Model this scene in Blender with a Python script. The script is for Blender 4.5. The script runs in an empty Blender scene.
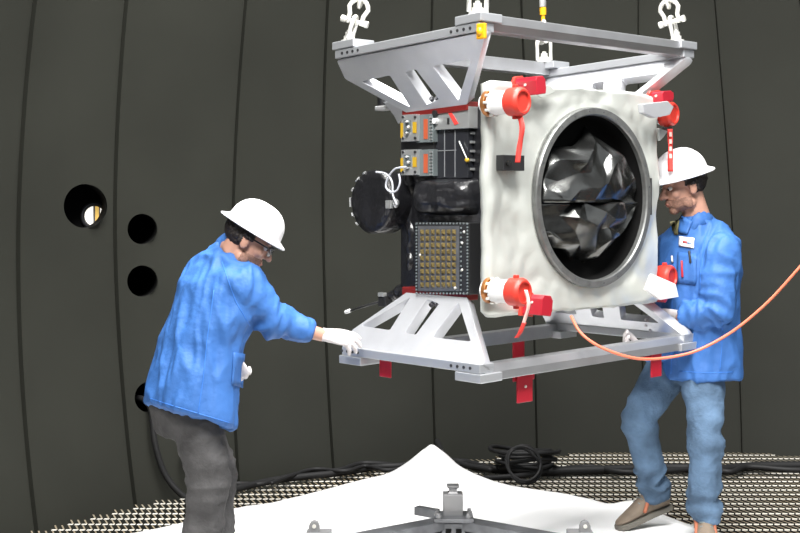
import bpy, bmesh, math, random
from mathutils import Vector, Matrix, noise
random.seed(7)
V = Vector
SC = bpy.context.scene
COL = SC.collection
PI = math.pi
F = 1275.0          # focal length in pixels (800 x 533 frame)
EYE = 1.59          # camera height
HV = 200.0          # horizon row

def P(u, v, Y):     # photograph pixel + real distance -> place in the room
    return V(((u - 400) / F * Y, Y, EYE - (v - HV) / F * Y))

# ---------------------------------------------------------------- materials
def mat(name, col, rough=.5, metal=0., bump=0., bscale=40., var=0., vscale=6., spec=.5, col2=None, detail=4, stretch=None, coat=0.):
    m = bpy.data.materials.new(name); m.use_nodes = True
    nt = m.node_tree; b = nt.nodes['Principled BSDF']
    b.inputs['Base Color'].default_value = (*col, 1)
    b.inputs['Roughness'].default_value = rough
    b.inputs['Metallic'].default_value = metal
    b.inputs['Specular IOR Level'].default_value = spec
    if coat: b.inputs['Coat Weight'].default_value = coat
    tc = nt.nodes.new('ShaderNodeTexCoord'); src = tc.outputs['Object']
    if stretch:
        mp = nt.nodes.new('ShaderNodeMapping'); mp.inputs['Scale'].default_value = stretch
        nt.links.new(src, mp.inputs['Vector']); src = mp.outputs['Vector']
    if var or col2:
        n = nt.nodes.new('ShaderNodeTexNoise'); n.inputs['Scale'].default_value = vscale; n.inputs['Detail'].default_value = detail
        nt.links.new(src, n.inputs['Vector'])
        r = nt.nodes.new('ShaderNodeValToRGB')
        r.color_ramp.elements[0].position = .36; r.color_ramp.elements[1].position = .66
        c2 = col2 or tuple(c * (1 - var) for c in col)
        r.color_ramp.elements[0].color = (*c2, 1); r.color_ramp.elements[1].color = (*col, 1)
        nt.links.new(n.outputs['Fac'], r.inputs['Fac']); nt.links.new(r.outputs['Color'], b.inputs['Base Color'])
    if bump:
        n = nt.nodes.new('ShaderNodeTexNoise'); n.inputs['Scale'].default_value = bscale; n.inputs['Detail'].default_value = detail
        nt.links.new(src, n.inputs['Vector'])
        bm = nt.nodes.new('ShaderNodeBump'); bm.inputs['Strength'].default_value = bump; bm.inputs['Distance'].default_value = .02
        nt.links.new(n.outputs['Fac'], bm.inputs['Height']); nt.links.new(bm.outputs['Normal'], b.inputs['Normal'])
    return m

M = {}
M['wall'] = mat('chamber_paint', (.0205, .0212, .0172), .6, bump=.12, bscale=3., var=.18, vscale=1.1, spec=.16)
M['pit'] = mat('dark_pit', (.005, .005, .005), .9, spec=.1)
M['grate'] = mat('galvanised_steel', (.30, .27, .21), .5, .3, var=.35, vscale=1.2, col2=(.22, .17, .10))
M['sheet'] = mat('white_sheet', (.93, .93, .93), .7, bump=.15, bscale=9)
M['alu'] = mat('milled_aluminium', (.66, .67, .70), .42, .6, var=.08, vscale=9, bump=.02, bscale=90)
M['alu_dark'] = mat('weathered_aluminium', (.16, .165, .175), .45, .5, var=.3, vscale=14)
M['steel'] = mat('plated_steel', (.80, .79, .74), .33, .45, var=.1, vscale=30)
M['redmetal'] = mat('red_anodised', (.24, .022, .02), .35, .35)
M['beam'] = mat('beam_aluminium', (.40, .405, .42), .4, .7, var=.12, vscale=6)
M['side'] = mat('shaded_bar_aluminium', (.52, .535, .56), .4, .65)  # the plates' metal, darkened to paint shade on the upright bar faces
M['crown'] = mat('glint_steel_crown', (.80, .77, .70), .35, .35, var=.3, vscale=1.3)  # whitened grating steel, the glint on the bonds put into its colour
M['cast'] = mat('cast_grey', (.24, .24, .245), .4, .4)
M['bolt'] = mat('dark_bolt', (.06, .06, .065), .4, .6)
M['blanket'] = mat('silvery_blanket', (.66, .68, .635), .36, .4, bump=.18, bscale=7, var=.08, vscale=3.0)
M['mli'] = mat('black_blanket', (.012, .012, .014), .28, bump=.6, bscale=14, spec=.6)
M['film'] = mat('black_film', (.115, .118, .115), .27, .95, bump=.05, bscale=16)
M['black'] = mat('black_plastic', (.018, .018, .019), .45)
M['rubber'] = mat('black_rubber', (.009, .009, .0095), .6, spec=.25)
M['ringm'] = mat('grey_ring', (.22, .225, .22), .4, .6, var=.25, vscale=25)
M['boxgrey'] = mat('grey_box', (.19, .22, .225), .45, .3)
M['silver'] = mat('silver_box', (.50, .51, .51), .3, .6)
M['gold'] = mat('gold_tape', (.72, .45, .03), .35, .3)
M['orange'] = mat('orange_strip', (.48, .09, .035), .5)
M['copper'] = mat('copper_flange', (.50, .21, .07), .35, .7)
M['whitep'] = mat('white_paint', (.80, .80, .80), .4)
M['red'] = mat('red_cover', (.62, .045, .03), .42, spec=.4)
M['redbox'] = mat('crimson_box', (.36, .012, .025), .32)
M['redcloth'] = mat('red_ribbon', (.70, .05, .04), .7)
M['pinkcloth'] = mat('faded_ribbon', (.80, .50, .45), .7)
M['cell'] = mat('amber_cell', (.28, .21, .08), .35, .5, var=.5, vscale=60)
M['panel'] = mat('dark_panel', (.022, .023, .028), .25, spec=.6)
M['wire'] = mat('pale_wire', (.55, .57, .62), .45)
M['line'] = mat('panel_line', (.25, .26, .27), .4)
M['cord'] = mat('orange_cord', (.66, .16, .085), .5)
M['amber'] = mat('amber_tape', (.75, .36, .01), .3, coat=.3)
M['coat'] = mat('blue_lab_coat', (.038, .132, .385), .62, bump=.3, bscale=22, var=.12, vscale=5, spec=.35)
M['coat_in'] = mat('blue_lab_coat_seam', (.03, .15, .50), .65)
M['greyjean'] = mat('grey_denim', (.080, .078, .079), .85, bump=.3, bscale=60, var=.5, vscale=8, spec=.2)
M['bluejean'] = mat('blue_denim', (.125, .205, .32), .85, bump=.3, bscale=60, var=.58, vscale=5.5, spec=.2)
M['skin'] = mat('skin', (.50, .27, .195), .5, var=.1, vscale=20)
M['beard'] = mat('stubble', (.29, .155, .11), .8, var=.35, vscale=140)
M['hair'] = mat('dark_hair', (.016, .011, .009), .5, bump=.6, bscale=120)
M['hat'] = mat('white_hard_hat', (.85, .84, .86), .3)
M['glove'] = mat('white_glove', (.62, .58, .58), .7, bump=.1, bscale=60)
M['shoe'] = mat('taupe_suede', (.20, .155, .115), .8, var=.2, vscale=20)
M['shoe_o'] = mat('rust_trim', (.34, .11, .055), .7)
M['sole'] = mat('rubber_sole', (.13, .12, .10), .7)
M['eyew'] = mat('eye_white', (.75, .72, .70), .3)
M['iris'] = mat('iris', (.03, .02, .015), .2)
M['lip'] = mat('lip', (.48, .19, .15), .5)
M['shirt'] = mat('olive_shirt', (.16, .15, .07), .9)
M['tagw'] = mat('white_badge', (.82, .82, .84), .5)
M['badge_r'] = mat('badge_red', (.6, .08, .08), .5)
M['badge_b'] = mat('badge_blue', (.25, .35, .6), .5)
M['lens'] = mat('clear_lens', (.25, .26, .27), .08, spec=.8)
M['lens'].node_tree.nodes['Principled BSDF'].inputs['Alpha'].default_value = .35

def emis(name, col, s):
    m = bpy.data.materials.new(name); m.use_nodes = True
    b = m.node_tree.nodes['Principled BSDF']
    b.inputs['Base Color'].default_value = (*col, 1)
    b.inputs['Emission Color'].default_value = (*col, 1); b.inputs['Emission Strength'].default_value = s
    return m
M['lit_w'] = emis('lit_room', (.9, .87, .8), .9)
M['lit_y'] = emis('lit_door', (.75, .48, .12), .7)
M['lit_b'] = emis('lit_shelf', (.12, .11, .10), .3)

# ---------------------------------------------------------------- object helpers
def tag(o, label=None, cat=None, group=None, kind=None):
    if label: o['label'] = label
    if cat: o['category'] = cat
    if group: o['group'] = group
    if kind: o['kind'] = kind
    return o

def empty(name, loc, label, cat, group=None):
    o = bpy.data.objects.new(name, None); COL.objects.link(o)
    o.location = loc; o.empty_display_size = .1
    return tag(o, label, cat, group)

def rootloc(o):
    while o.parent: o = o.parent
    return V(o.location)

def obj(name, bm, m, parent=None, smooth=False, origin=None, bevel=0, recalc=True):
    """bm is in room coordinates; becomes ONE mesh object."""
    if recalc: bmesh.ops.recalc_face_normals(bm, faces=bm.faces[:])
    off = rootloc(parent) if parent else (V(origin) if origin is not None else V((0, 0, 0)))
    bmesh.ops.translate(bm, verts=bm.verts[:], vec=-off)
    me = bpy.data.meshes.new(name); bm.to_mesh(me); bm.free()
    o = bpy.data.objects.new(name, me); COL.objects.link(o)
    for mm in (m if isinstance(m, (list, tuple)) else [m]): me.materials.append(mm)
    if smooth:
        for p in me.polygons: p.use_smooth = True
    if parent: o.parent = parent
    elif origin is not None: o.location = origin
    if bevel:
        md = o.modifiers.new('edge', 'BEVEL'); md.width = bevel; md.segments = 2; md.limit_method = 'ANGLE'
        md.angle_limit = math.radians(40)
    return o

def auto_smooth(o, deg=35):
    me = o.data
    for p in me.polygons: p.use_smooth = True
    bm = bmesh.new(); bm.from_mesh(me)
    for e in bm.edges:
        if len(e.link_faces) == 2 and e.calc_face_angle(0) > math.radians(deg): e.smooth = False
    bm.to_mesh(me); bm.free()
    return o

# ---------------------------------------------------------------- shape helpers (all add to a bmesh)
def BM(): return bmesh.new()

def each(name, items, m, parent, smooth=False):
    for f in items:
        bm = BM(); f(bm); obj(name, bm, m, parent, smooth=smooth)


def add_hexa(bm, pts):      # 8 points: bottom loop 4, top loop 4
    vs = [bm.verts.new(p) for p in pts]
    for f in ((0, 1, 2, 3), (4, 5, 6, 7), (0, 1, 5, 4), (1, 2, 6, 5), (2, 3, 7, 6), (3, 0, 4, 7)):
        bm.faces.new([vs[i] for i in f])
    return vs

def add_box(bm, c, ex, ey, ez, hx, hy, hz):
    c = V(c); ex, ey, ez = V(ex), V(ey), V(ez)
    return add_hexa(bm, [c + ex*sx*hx + ey*sy*hy + ez*sz*hz for sz in (-1, 1) for sx, sy in ((-1, -1), (1, -1), (1, 1), (-1, 1))])

def frame_of(d, hint=(0, 0, 1)):
    d = V(d).normalized(); h = V(hint)
    s = h - d * h.dot(d)
    if s.length < 1e-4:
        h = V((1, 0, 0)); s = h - d * h.dot(d)
    s.normalize()
    return d, s, d.cross(s)

def add_loft(bm, rings, seg=16, cap=True):
    """rings: (centre, side_vec*rx, other_vec*ry)"""
    loops = []
    for c, a, b in rings:
        loops.append([bm.verts.new(V(c) + V(a)*math.cos(2*PI*k/seg) + V(b)*math.sin(2*PI*k/seg)) for k in range(seg)])
    for l0, l1 in zip(loops, loops[1:]):
        for k in range(seg):
            bm.faces.new((l0[k], l0[(k+1) % seg], l1[(k+1) % seg], l1[k]))
    if cap:
        bm.faces.new(loops[0][::-1]); bm.faces.new(loops[-1])
    return loops

def add_tube(bm, pts, rad, seg=10, cap=True, hint=(0, 0, 1), flat=1., dome=False):
    """tube along points; rad number or list; flat squashes the second axis; dome rounds its ends"""
    pts = [V(p) for p in pts]
    n = len(pts)
    R = list(rad) if isinstance(rad, (list, tuple)) else [rad]*n
    FL = list(flat) if isinstance(flat, (list, tuple)) else [flat]*n
    tans = []
    for i in range(n):
        t = (pts[min(i+1, n-1)] - pts[max(i-1, 0)])
        tans.append(t.normalized())
    rings = []; s_prev = None
    for i in range(n):
        d, s, o = frame_of(tans[i], hint if s_prev is None else s_prev)
        s_prev = s
        rings.append((pts[i], s*R[i], o*R[i]*FL[i]))
    if dome:
        c, a, b = rings[0]; t = tans[0]; r = min(a.length, b.length)
        pre = [(c - t*r*math.sin(x), a*math.cos(x), b*math.cos(x)) for x in (1.3, .9, .45)]
        c, a, b = rings[-1]; t = tans[-1]; r = min(a.length, b.length)
        post = [(c + t*r*math.sin(x), a*math.cos(x), b*math.cos(x)) for x in (.45, .9, 1.3)]
        rings = pre + rings + post
    return add_loft(bm, rings, seg, cap)

def spline(pts, n=8):
    pts = [V(p) for p in pts]; out = []
    for i in range(len(pts) - 1):
        p0, p1, p2, p3 = pts[max(i-1, 0)], pts[i], pts[i+1], pts[min(i+2, len(pts)-1)]
        for k in range(n):
            t = k / n
            out.append(.5*((2*p1) + (p2-p0)*t + (2*p0-5*p1+4*p2-p3)*t*t + (3*p1-p0-3*p2+p3)*t**3))
    out.append(pts[-1])
    return out

def add_lathe(bm, base, axis, prof, seg=24, cap=True, hint=(0, 0, 1)):
    """prof: (height along axis, radius)"""
    d, s, o = frame_of(axis, hint)
    return add_loft(bm, [(V(base) + d*h, s*r, o*r) for h, r in prof], seg, cap)

def add_ring(bm, c, axis, R, r, seg=24, rs=8, a0=0, a1=2*PI, hint=(0, 0, 1)):
    d, s, o = frame_of(axis, hint)
    full = abs(a1 - a0 - 2*PI) < 1e-6
    n = seg if full else seg + 1
    loops = []
    for k in range(n):
        t = a0 + (a1 - a0)*k/seg
        e = s*math.cos(t) + o*math.sin(t)
        cc = V(c) + e*R
        loops.append([bm.verts.new(cc + e*r*math.cos(2*PI*j/rs) + d*r*math.sin(2*PI*j/rs)) for j in range(rs)])
    rng = range(n) if full else range(n-1)
    for k in rng:
        l0, l1 = loops[k], loops[(k+1) % n]
        for j in range(rs):
            bm.faces.new((l0[j], l0[(j+1) % rs], l1[(j+1) % rs], l1[j]))
    if not full:
        bm.faces.new(loops[0]); bm.faces.new(loops[-1])

def add_ell(bm, c, ex, ey, ez, sub=3):
    m = Matrix((V(ex), V(ey), V(ez))).transposed().to_4x4(); m.translation = V(c)
    bmesh.ops.create_icosphere(bm, subdivisions=sub, radius=1., matrix=m)

def add_prism(bm, poly, o, ex, ey, ez, d0, d1):
    """polygon in (ex,ey) at o, extruded along ez from d0 to d1"""
    o, ex, ey, ez = V(o), V(ex), V(ey), V(ez)
    l0 = [bm.verts.new(o + ex*x + ey*y + ez*d0) for x, y in poly]
    l1 = [bm.verts.new(o + ex*x + ey*y + ez*d1) for x, y in poly]
    n = len(poly)
    bm.faces.new(l0[::-1]); bm.faces.new(l1)
    for k in range(n): bm.faces.new((l0[k], l0[(k+1) % n], l1[(k+1) % n], l1[k]))

def evaluated_bm(o):
    dg = bpy.context.evaluated_depsgraph_get(); dg.update()
    me = bpy.data.meshes.new_from_object(o.evaluated_get(dg))
    bm = BM(); bm.from_mesh(me); bpy.data.meshes.remove(me)
    return bm

def fuse(bm, voxel, smooth=4, fac=.5):
    """union of overlapping closed shapes into one continuous skin"""
    bmesh.ops.recalc_face_normals(bm, faces=bm.faces[:])
    me = bpy.data.meshes.new('tmp'); bm.to_mesh(me); bm.free()
    o = bpy.data.objects.new('tmp', me); COL.objects.link(o)
    r = o.modifiers.new('r', 'REMESH'); r.mode = 'VOXEL'; r.voxel_size = voxel
    s = o.modifiers.new('s', 'SMOOTH'); s.factor = fac; s.iterations = smooth
    out = evaluated_bm(o)
    bpy.data.objects.remove(o); bpy.data.meshes.remove(me)
    return out

def plate_with_holes(outline, holes, thick, o, ex, ey):
    """flat plate with cut-outs; (ex,ey) need not be unit or square"""
    cu = bpy.data.curves.new('tmp', 'CURVE'); cu.dimensions = '2D'; cu.fill_mode = 'BOTH'; cu.extrude = .5
    for poly in [outline] + holes:
        sp = cu.splines.new('POLY'); sp.points.add(len(poly)-1)
        for p, q in zip(sp.points, poly): p.co = (q[0], q[1], 0, 1)
        sp.use_cyclic_u = True
    ob = bpy.data.objects.new('tmp', cu); COL.objects.link(ob)
    bm = evaluated_bm(ob)
    bpy.data.objects.remove(ob); bpy.data.curves.remove(cu)
    bmesh.ops.remove_doubles(bm, verts=bm.verts[:], dist=1e-5)
    ex, ey = V(ex), V(ey); nz = ex.cross(ey).normalized()
    for v in bm.verts:
        v.co = V(o) + ex*v.co.x + ey*v.co.y + nz*v.co.z*thick
    return bm

def rounded(poly, r, n=4):
    out = []; N = len(poly)
    for i in range(N):
        p = V((*poly[i], 0)); a = V((*poly[i-1], 0)); b = V((*poly[(i+1) % N], 0))
        da = (a-p); db = (b-p); ra = min(r, da.length*.4); rb = min(r, db.length*.4)
        A = p + da.normalized()*ra; B = p + db.normalized()*rb
        for k in range(n+1):
            t = k/n; q = A*(1-t)**2 + p*2*t*(1-t) + B*t*t
            out.append((q.x, q.y))
    return out

# ================================================================ SETTING
CX, CY, R0 = 1.7, 3.96, 4.26
def wall_radius(z): return R0 - .085*(z-1.3)**2
def az_at(u, z):          # azimuth round the chamber axis at which column u meets the wall
    m = (u-400)/F; R = wall_radius(z)
    A = 1+m*m; B = -2*(m*CX+CY); Cc = CX*CX+CY*CY-R*R
    Y = (-B+math.sqrt(B*B-4*A*Cc))/(2*A)
    return math.atan2(m*Y-CX, Y-CY)
# seams between the wall panels: columns at three heights
SEAMS = [(-520, -590, -560), (-380, -440, -405), (-260, -310, -280), (-165, -205, -180), (-62, -92, -68), (42, 18, 40), (130, 115, 139), (247, 232, 240), (328, 323, 335),
         (432, 430, 436), (521, 531, 537), (638, 640, 645), (715, 733, 742), (800, 832, 846), (882, 925, 942), (965, 1010, 1030), (1060, 1110, 1135), (1175, 1235, 1265), (1320, 1385, 1420), (1500, 1580, 1620)]
ZS = [2.8, 1.3, -.15]
def seam_az(k, z):
    a = [az_at(u, zz) for u, zz in zip(SEAMS[k], ZS)]
    x0, x1, x2 = ZS
    zc = max(-.5, min(z, 3.2))
    return (a[0]*(zc-x1)*(zc-x2)/((x0-x1)*(x0-x2)) + a[1]*(zc-x0)*(zc-x2)/((x1-x0)*(x1-x2)) + a[2]*(zc-x0)*(zc-x1)/((x2-x0)*(x2-x1)))

def build_wall():
    bm = BM(); NZ = 40; zs = [-.45 + 5.0*i/NZ for i in range(NZ+1)]
    cols = []
    for k in range(len(SEAMS)-1):
        w = .0026
        for t, dr in ((0, .012), (w, .028), (w*2.2, .028), (w*3.4, -.012), (.03, -.010), (.2, -.004), (.4, 0), (.6, .002), (.8, .006), (.96, .010)):
            cols.append((k, t, dr))
    cols.append((len(SEAMS)-1, 0, 0))
    grid = []
    for k, t, dr in cols:
        c = []
        for z in zs:
            a0 = seam_az(k, z); a1 = seam_az(min(k+1, len(SEAMS)-1), z)
            a = a0 + (a1-a0)*t; r = wall_radius(z) + dr
            r += .006*noise.noise(V((a*5, z*1.1, 3.)))
            c.append(V((CX+r*math.sin(a), CY+r*math.cos(a), z)))
        grid.append(c)
    fr = [[bm.verts.new(p) for p in c] for c in grid]
    bk = [[bm.verts.new(p + V((p.x-CX, p.y-CY, 0)).normalized()*.09) for p in c] for c in grid]
    n, m = len(fr), NZ
    for g in (fr, bk):
        for i in range(n-1):
            for j in range(m): bm.faces.new((g[i][j], g[i+1][j], g[i+1][j+1], g[i][j+1]))
    for i in range(n-1):
        bm.faces.new((fr[i][0], bk[i][0], bk[i+1][0], fr[i+1][0])); bm.faces.new((fr[i][m], fr[i+1][m], bk[i+1][m], bk[i][m]))
    for j in range(m):
        bm.faces.new((fr[0][j], fr[0][j+1], bk[0][j+1], bk[0][j])); bm.faces.new((fr[n-1][j], bk[n-1][j], bk[n-1][j+1], fr[n-1][j+1]))
    return bm

def wall_point(u, v):
    Y = 6.8
    for _ in range(30):
        z = EYE-(v-HV)/F*Y; a = az_at(u, z); Y = CY + wall_radius(z)*math.cos(a)
    return P(u, v, Y), V((math.sin(a), math.cos(a), 0))
def port_axis(p, d): return (d*.22 + (p - V((0, 0, EYE))).normalized()).normalized()

PORTS = [(85, 206, 22), (142, 229, 15.2), (142, 281, 15.6), (149, 397, 15.2)]
wall = obj('wall_back', build_wall(), M['wall'], smooth=True)
tag(wall, kind='structure')
cut = BM()
for u, v, r in PORTS:
    p, d = wall_point(u, v); d = port_axis(p, d); rad = r/F*p.y
    add_lathe(cut, p - d*.2, d, [(0, rad), (.4, rad)], 40)
cutter = obj('tmp_cutter', cut, M['pit'])
md = wall.modifiers.new('ports', 'BOOLEAN'); md.operation = 'DIFFERENCE'; md.object = cutter; md.solver = 'EXACT'
wb = evaluated_bm(wall); wall.modifiers.clear(); 
wall.data.materials.append(M['pit']); wb.normal_update()
for u, v, r in PORTS:
    p, d = wall_point(u, v); d = port_axis(p, d); rad = r/F*p.y
    for f in wb.faces:
        q = f.calc_center_median() - p; q -= d*q.dot(d)
        if q.length < rad*1.003 and abs(f.normal.dot(d)) < .5: f.material_index = 1
wb.to_mesh(wall.data); wb.free()
bpy.data.objects.remove(cutter)
auto_smooth(wall, 30)
# the port tubes behind the wall
for i, (u, v, r) in enumerate(PORTS):
    p, d = wall_point(u, v); d = port_axis(p, d); rad = r/F*p.y
    bm = BM()
    L = .26 if i == 0 else .7
    prof = [(.16, rad+.002), (.16, rad+.012), (L, rad+.012), (L+.012, rad+.012), (L+.012, 0.001)]
    lo = add_lathe(bm, p, d, prof, 40, cap=False)
    inner = [(.02, rad+.0015), (L, rad+.0015)] + ([(L, .001)] if i else [(L, .001)])
    add_lathe(bm, p, d, inner, 40, cap=False)
    t = obj('window_%d' % (i+1), bm, M['pit'], smooth=False, origin=p); auto_smooth(t, 40); tag(t, kind='structure')
    if i == 0:
        # a smaller opening off centre in the tube's end plate, with the lit room beyond
        pass
# lit round opening seen through the biggest port
p, d = wall_point(85, 206); d = port_axis(p, d)
side = V((d.y, -d.x, 0))
ray = (P(94.5, 216, 7) - V((0, 0, EYE))).normalized(); c1 = V((0, 0, EYE)) + ray*((p + d*.245 - V((0, 0, EYE))).dot(d)/ray.dot(d)) - d*.004; SX = V((d.y, -d.x, 0)).normalized()
w1 = bpy.data.objects['window_1']
bm = BM(); add_ring(bm, c1, d, 12.5/F*p.y, .012, 28, 8)
obj('opening_rim', bm, M['bolt'], w1, smooth=True)
bm = BM()
rr = 11.5/F*p.y
EZ_ = V((0, 0, 1))
def disc_strip(bm, c, x0, x1, r, y):
    n = 8; top = []; bot = []
    for k in range(n+1):
        x = x0+(x1-x0)*k/n; h = math.sqrt(max(0, r*r-x*x))
        top.append(bm.verts.new(c+SX*x+EZ_*h)); bot.append(bm.verts.new(c+SX*x-EZ_*(h+.0005)))
    for k in range(n): bm.faces.new((bot[k], bot[k+1], top[k+1], top[k]))
for (a, b, mm, nm) in ((-1, -.12, 'lit_w', 'lit_pane'), (-.12, .05, 'lit_b', 'lit_pane'), (.05, .38, 'lit_y', 'lit_pane'), (.38, .5, 'lit_b', 'lit_pane'), (.5, 1, 'lit_w', 'lit_pane')):
    bm = BM(); disc_strip(bm, c1, a*rr, b*rr, rr, .0)
    obj(nm, bm, M[mm], w1)

# floor: expanded-steel grating over a dark pit
def in_floor(x, y):
    return (x-CX)**2 + (y-CY)**2 < 4.05**2 and y > 3.4
bm = BM()
px, py = .034, .106
y0 = 3.4
nrow = int(4.7/py); ncol = int(7.0/px)
for j in range(nrow):
    y = y0 + j*py
    for i in range(ncol):
        x = -2.6 + i*px + (j % 2)*px*.5
        if not in_floor(x, y): continue
        # bond, its near slope whitened as a painted glint
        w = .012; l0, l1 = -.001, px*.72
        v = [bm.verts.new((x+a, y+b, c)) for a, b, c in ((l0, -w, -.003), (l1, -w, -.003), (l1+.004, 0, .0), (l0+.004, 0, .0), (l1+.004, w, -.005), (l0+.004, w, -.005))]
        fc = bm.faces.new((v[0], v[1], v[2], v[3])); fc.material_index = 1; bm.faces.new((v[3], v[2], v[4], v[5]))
        # slanted strands to the row behind
        sw = .0042
        for x0_, dx in ((x+.002, -px*.5), (x+px*.55, -px*.95)):
            if dx == -px*.5: continue
            q = [bm.verts.new(c) for c in ((x0_, y+w*.8, -.004), (x0_+2*sw, y+w*.8, -.004), (x0_+2*sw+dx, y+py-w*.8, -.005), (x0_+dx, y+py-w*.8, -.005))]
            bm.faces.new(q)
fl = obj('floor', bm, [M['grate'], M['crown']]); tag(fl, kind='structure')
bm = BM(); add_box(bm, (.3, 5.4, -.27), (1, 0, 0), (0, 1, 0), (0, 0, 1), 4., 3.6, .02)
tag(obj('trim_1', bm, M['pit']), kind='structure')

# ================================================================ SHEET
def build_sheet():
    left = [(-2.5, 4.6, .004), (-2.1, 5.2, .004), (-1.62, 5.72, .006), (-1.16, 6.12, .004), (-.93, 6.38, .008), (-.80, 6.52, .012), (-.70, 6.60, .006), (-.53, 6.78, .006), (-.36, 6.96, .012), (-.19, 7.16, .014), (-.06, 7.24, .030),
            (.05, 7.28, .088), (.14, 7.29, .155)]
    peak = [(.185, 7.30, .180)]
    right = [(.24, 7.26, .150), (.32, 7.2, .09), (.42, 7.12, .05), (.55, 7.03, .02), (.70, 6.93, .012), (.86, 6.82, .012), (.98, 6.66, .02), (1.08, 6.58, .012), (1.19, 6.62, .02), (1.25, 6.52, .03), (1.30, 6.38, .012),
             (1.42, 6.16, .006), (1.62, 5.9, .004), (2.0, 5.3, .004), (2.4, 4.6, .004)]
    out = spline([V(p) for p in left+peak+right], 5)
    c = V((.15, 4.6, .004)); bm = BM(); n = len(out); NR = 34
    loops = []
    for i, p in enumerate(out):
        row = []
        for k in range(NR+1):
            t = k/NR
            q = p.lerp(c, t); q.z = .006 + (p.z-.006)*max(0, 1-t*3.2)**1.5
            amp = .012*min(1, t*6)*min(1, (1-t)*8)
            q.z += amp*(1-2*abs(noise.noise(V((q.x*2.1+q.y*.7, q.y*2.6-q.x, 1.)))))*.5 + .2*amp*noise.noise(q*9)
            if k == 0: q.x += .008*noise.noise(q*11); q.y += .008*noise.noise(q*11+V((5, 0, 0)))
            q.z = max(q.z, .004) + .008
            row.append(bm.verts.new(q))
        loops.append(row)
    for i in range(n-1):
        for k in range(NR): bm.faces.new((loops[i][k], loops[i][k+1], loops[i+1][k+1], loops[i+1][k]))
    bmesh.ops.remove_doubles(bm, verts=bm.verts[:], dist=1e-5)
    return bm
sh = obj('ground_sheet', build_sheet(), M['sheet'], smooth=True)
md = sh.modifiers.new('thick', 'SOLIDIFY'); md.thickness = .003
tag(sh, 'white protective sheet spread over the grating with its back corner raised', 'sheet')

# ================================================================ HANGING FIXTURE
O3 = V((.327, 4.9, EYE)); EA = V((-.671, .742, 0)); EB = V((.742, .671, 0)); EZ = V((0, 0, 1))
def L(a, b, z): return O3 + EA*a + EB*b + EZ*z
def onB(u, v, b):     # a point of a plane b = const
    m = (u-400)/F; a = (.327+.742*b-m*(4.9+.671*b))/(.671+.742*m)
    Y = 4.9+.742*a+.671*b
    return a, -(v-HV)/F*Y
def onA(u, v, a):
    m = (u-400)/F; b = (m*(4.9+.742*a)-.327+.671*a)/(.742-.671*m)
    Y = 4.9+.742*a+.671*b
    return b, -(v-HV)/F*Y
def lbox(bm, a0, a1, b0, b1, z0, z1):
    return add_box(bm, L((a0+a1)/2, (b0+b1)/2, (z0+z1)/2), EA, EB, EZ, abs(a1-a0)/2, abs(b1-b0)/2, abs(z1-z0)/2)
LA, LB = .876, 1.34

LA_ = LA
def beam_bm(a_out, b0, b1, z_out, up, inward):
    """bar of the ring running along b; z_out = outer edge height"""
    s = up; w = .075*inward
    prof = [(0, 0), (0, -.034*s), (.018*inward, -.062*s), (w, -.062*s), (w, 0)]
    bm = BM()
    l0 = [bm.verts.new(L(a_out+x, b0, z_out+y)) for x, y in prof]
    l1 = [bm.verts.new(L(a_out+x, b1, z_out+y)) for x, y in prof]
    n = len(prof)
    bm.faces.new(l0); bm.faces.new(l1[::-1])
    for k in range(n): bm.faces.new((l0[k], l0[(k+1) % n], l1[(k+1) % n], l1[k]))
    return bm

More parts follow.
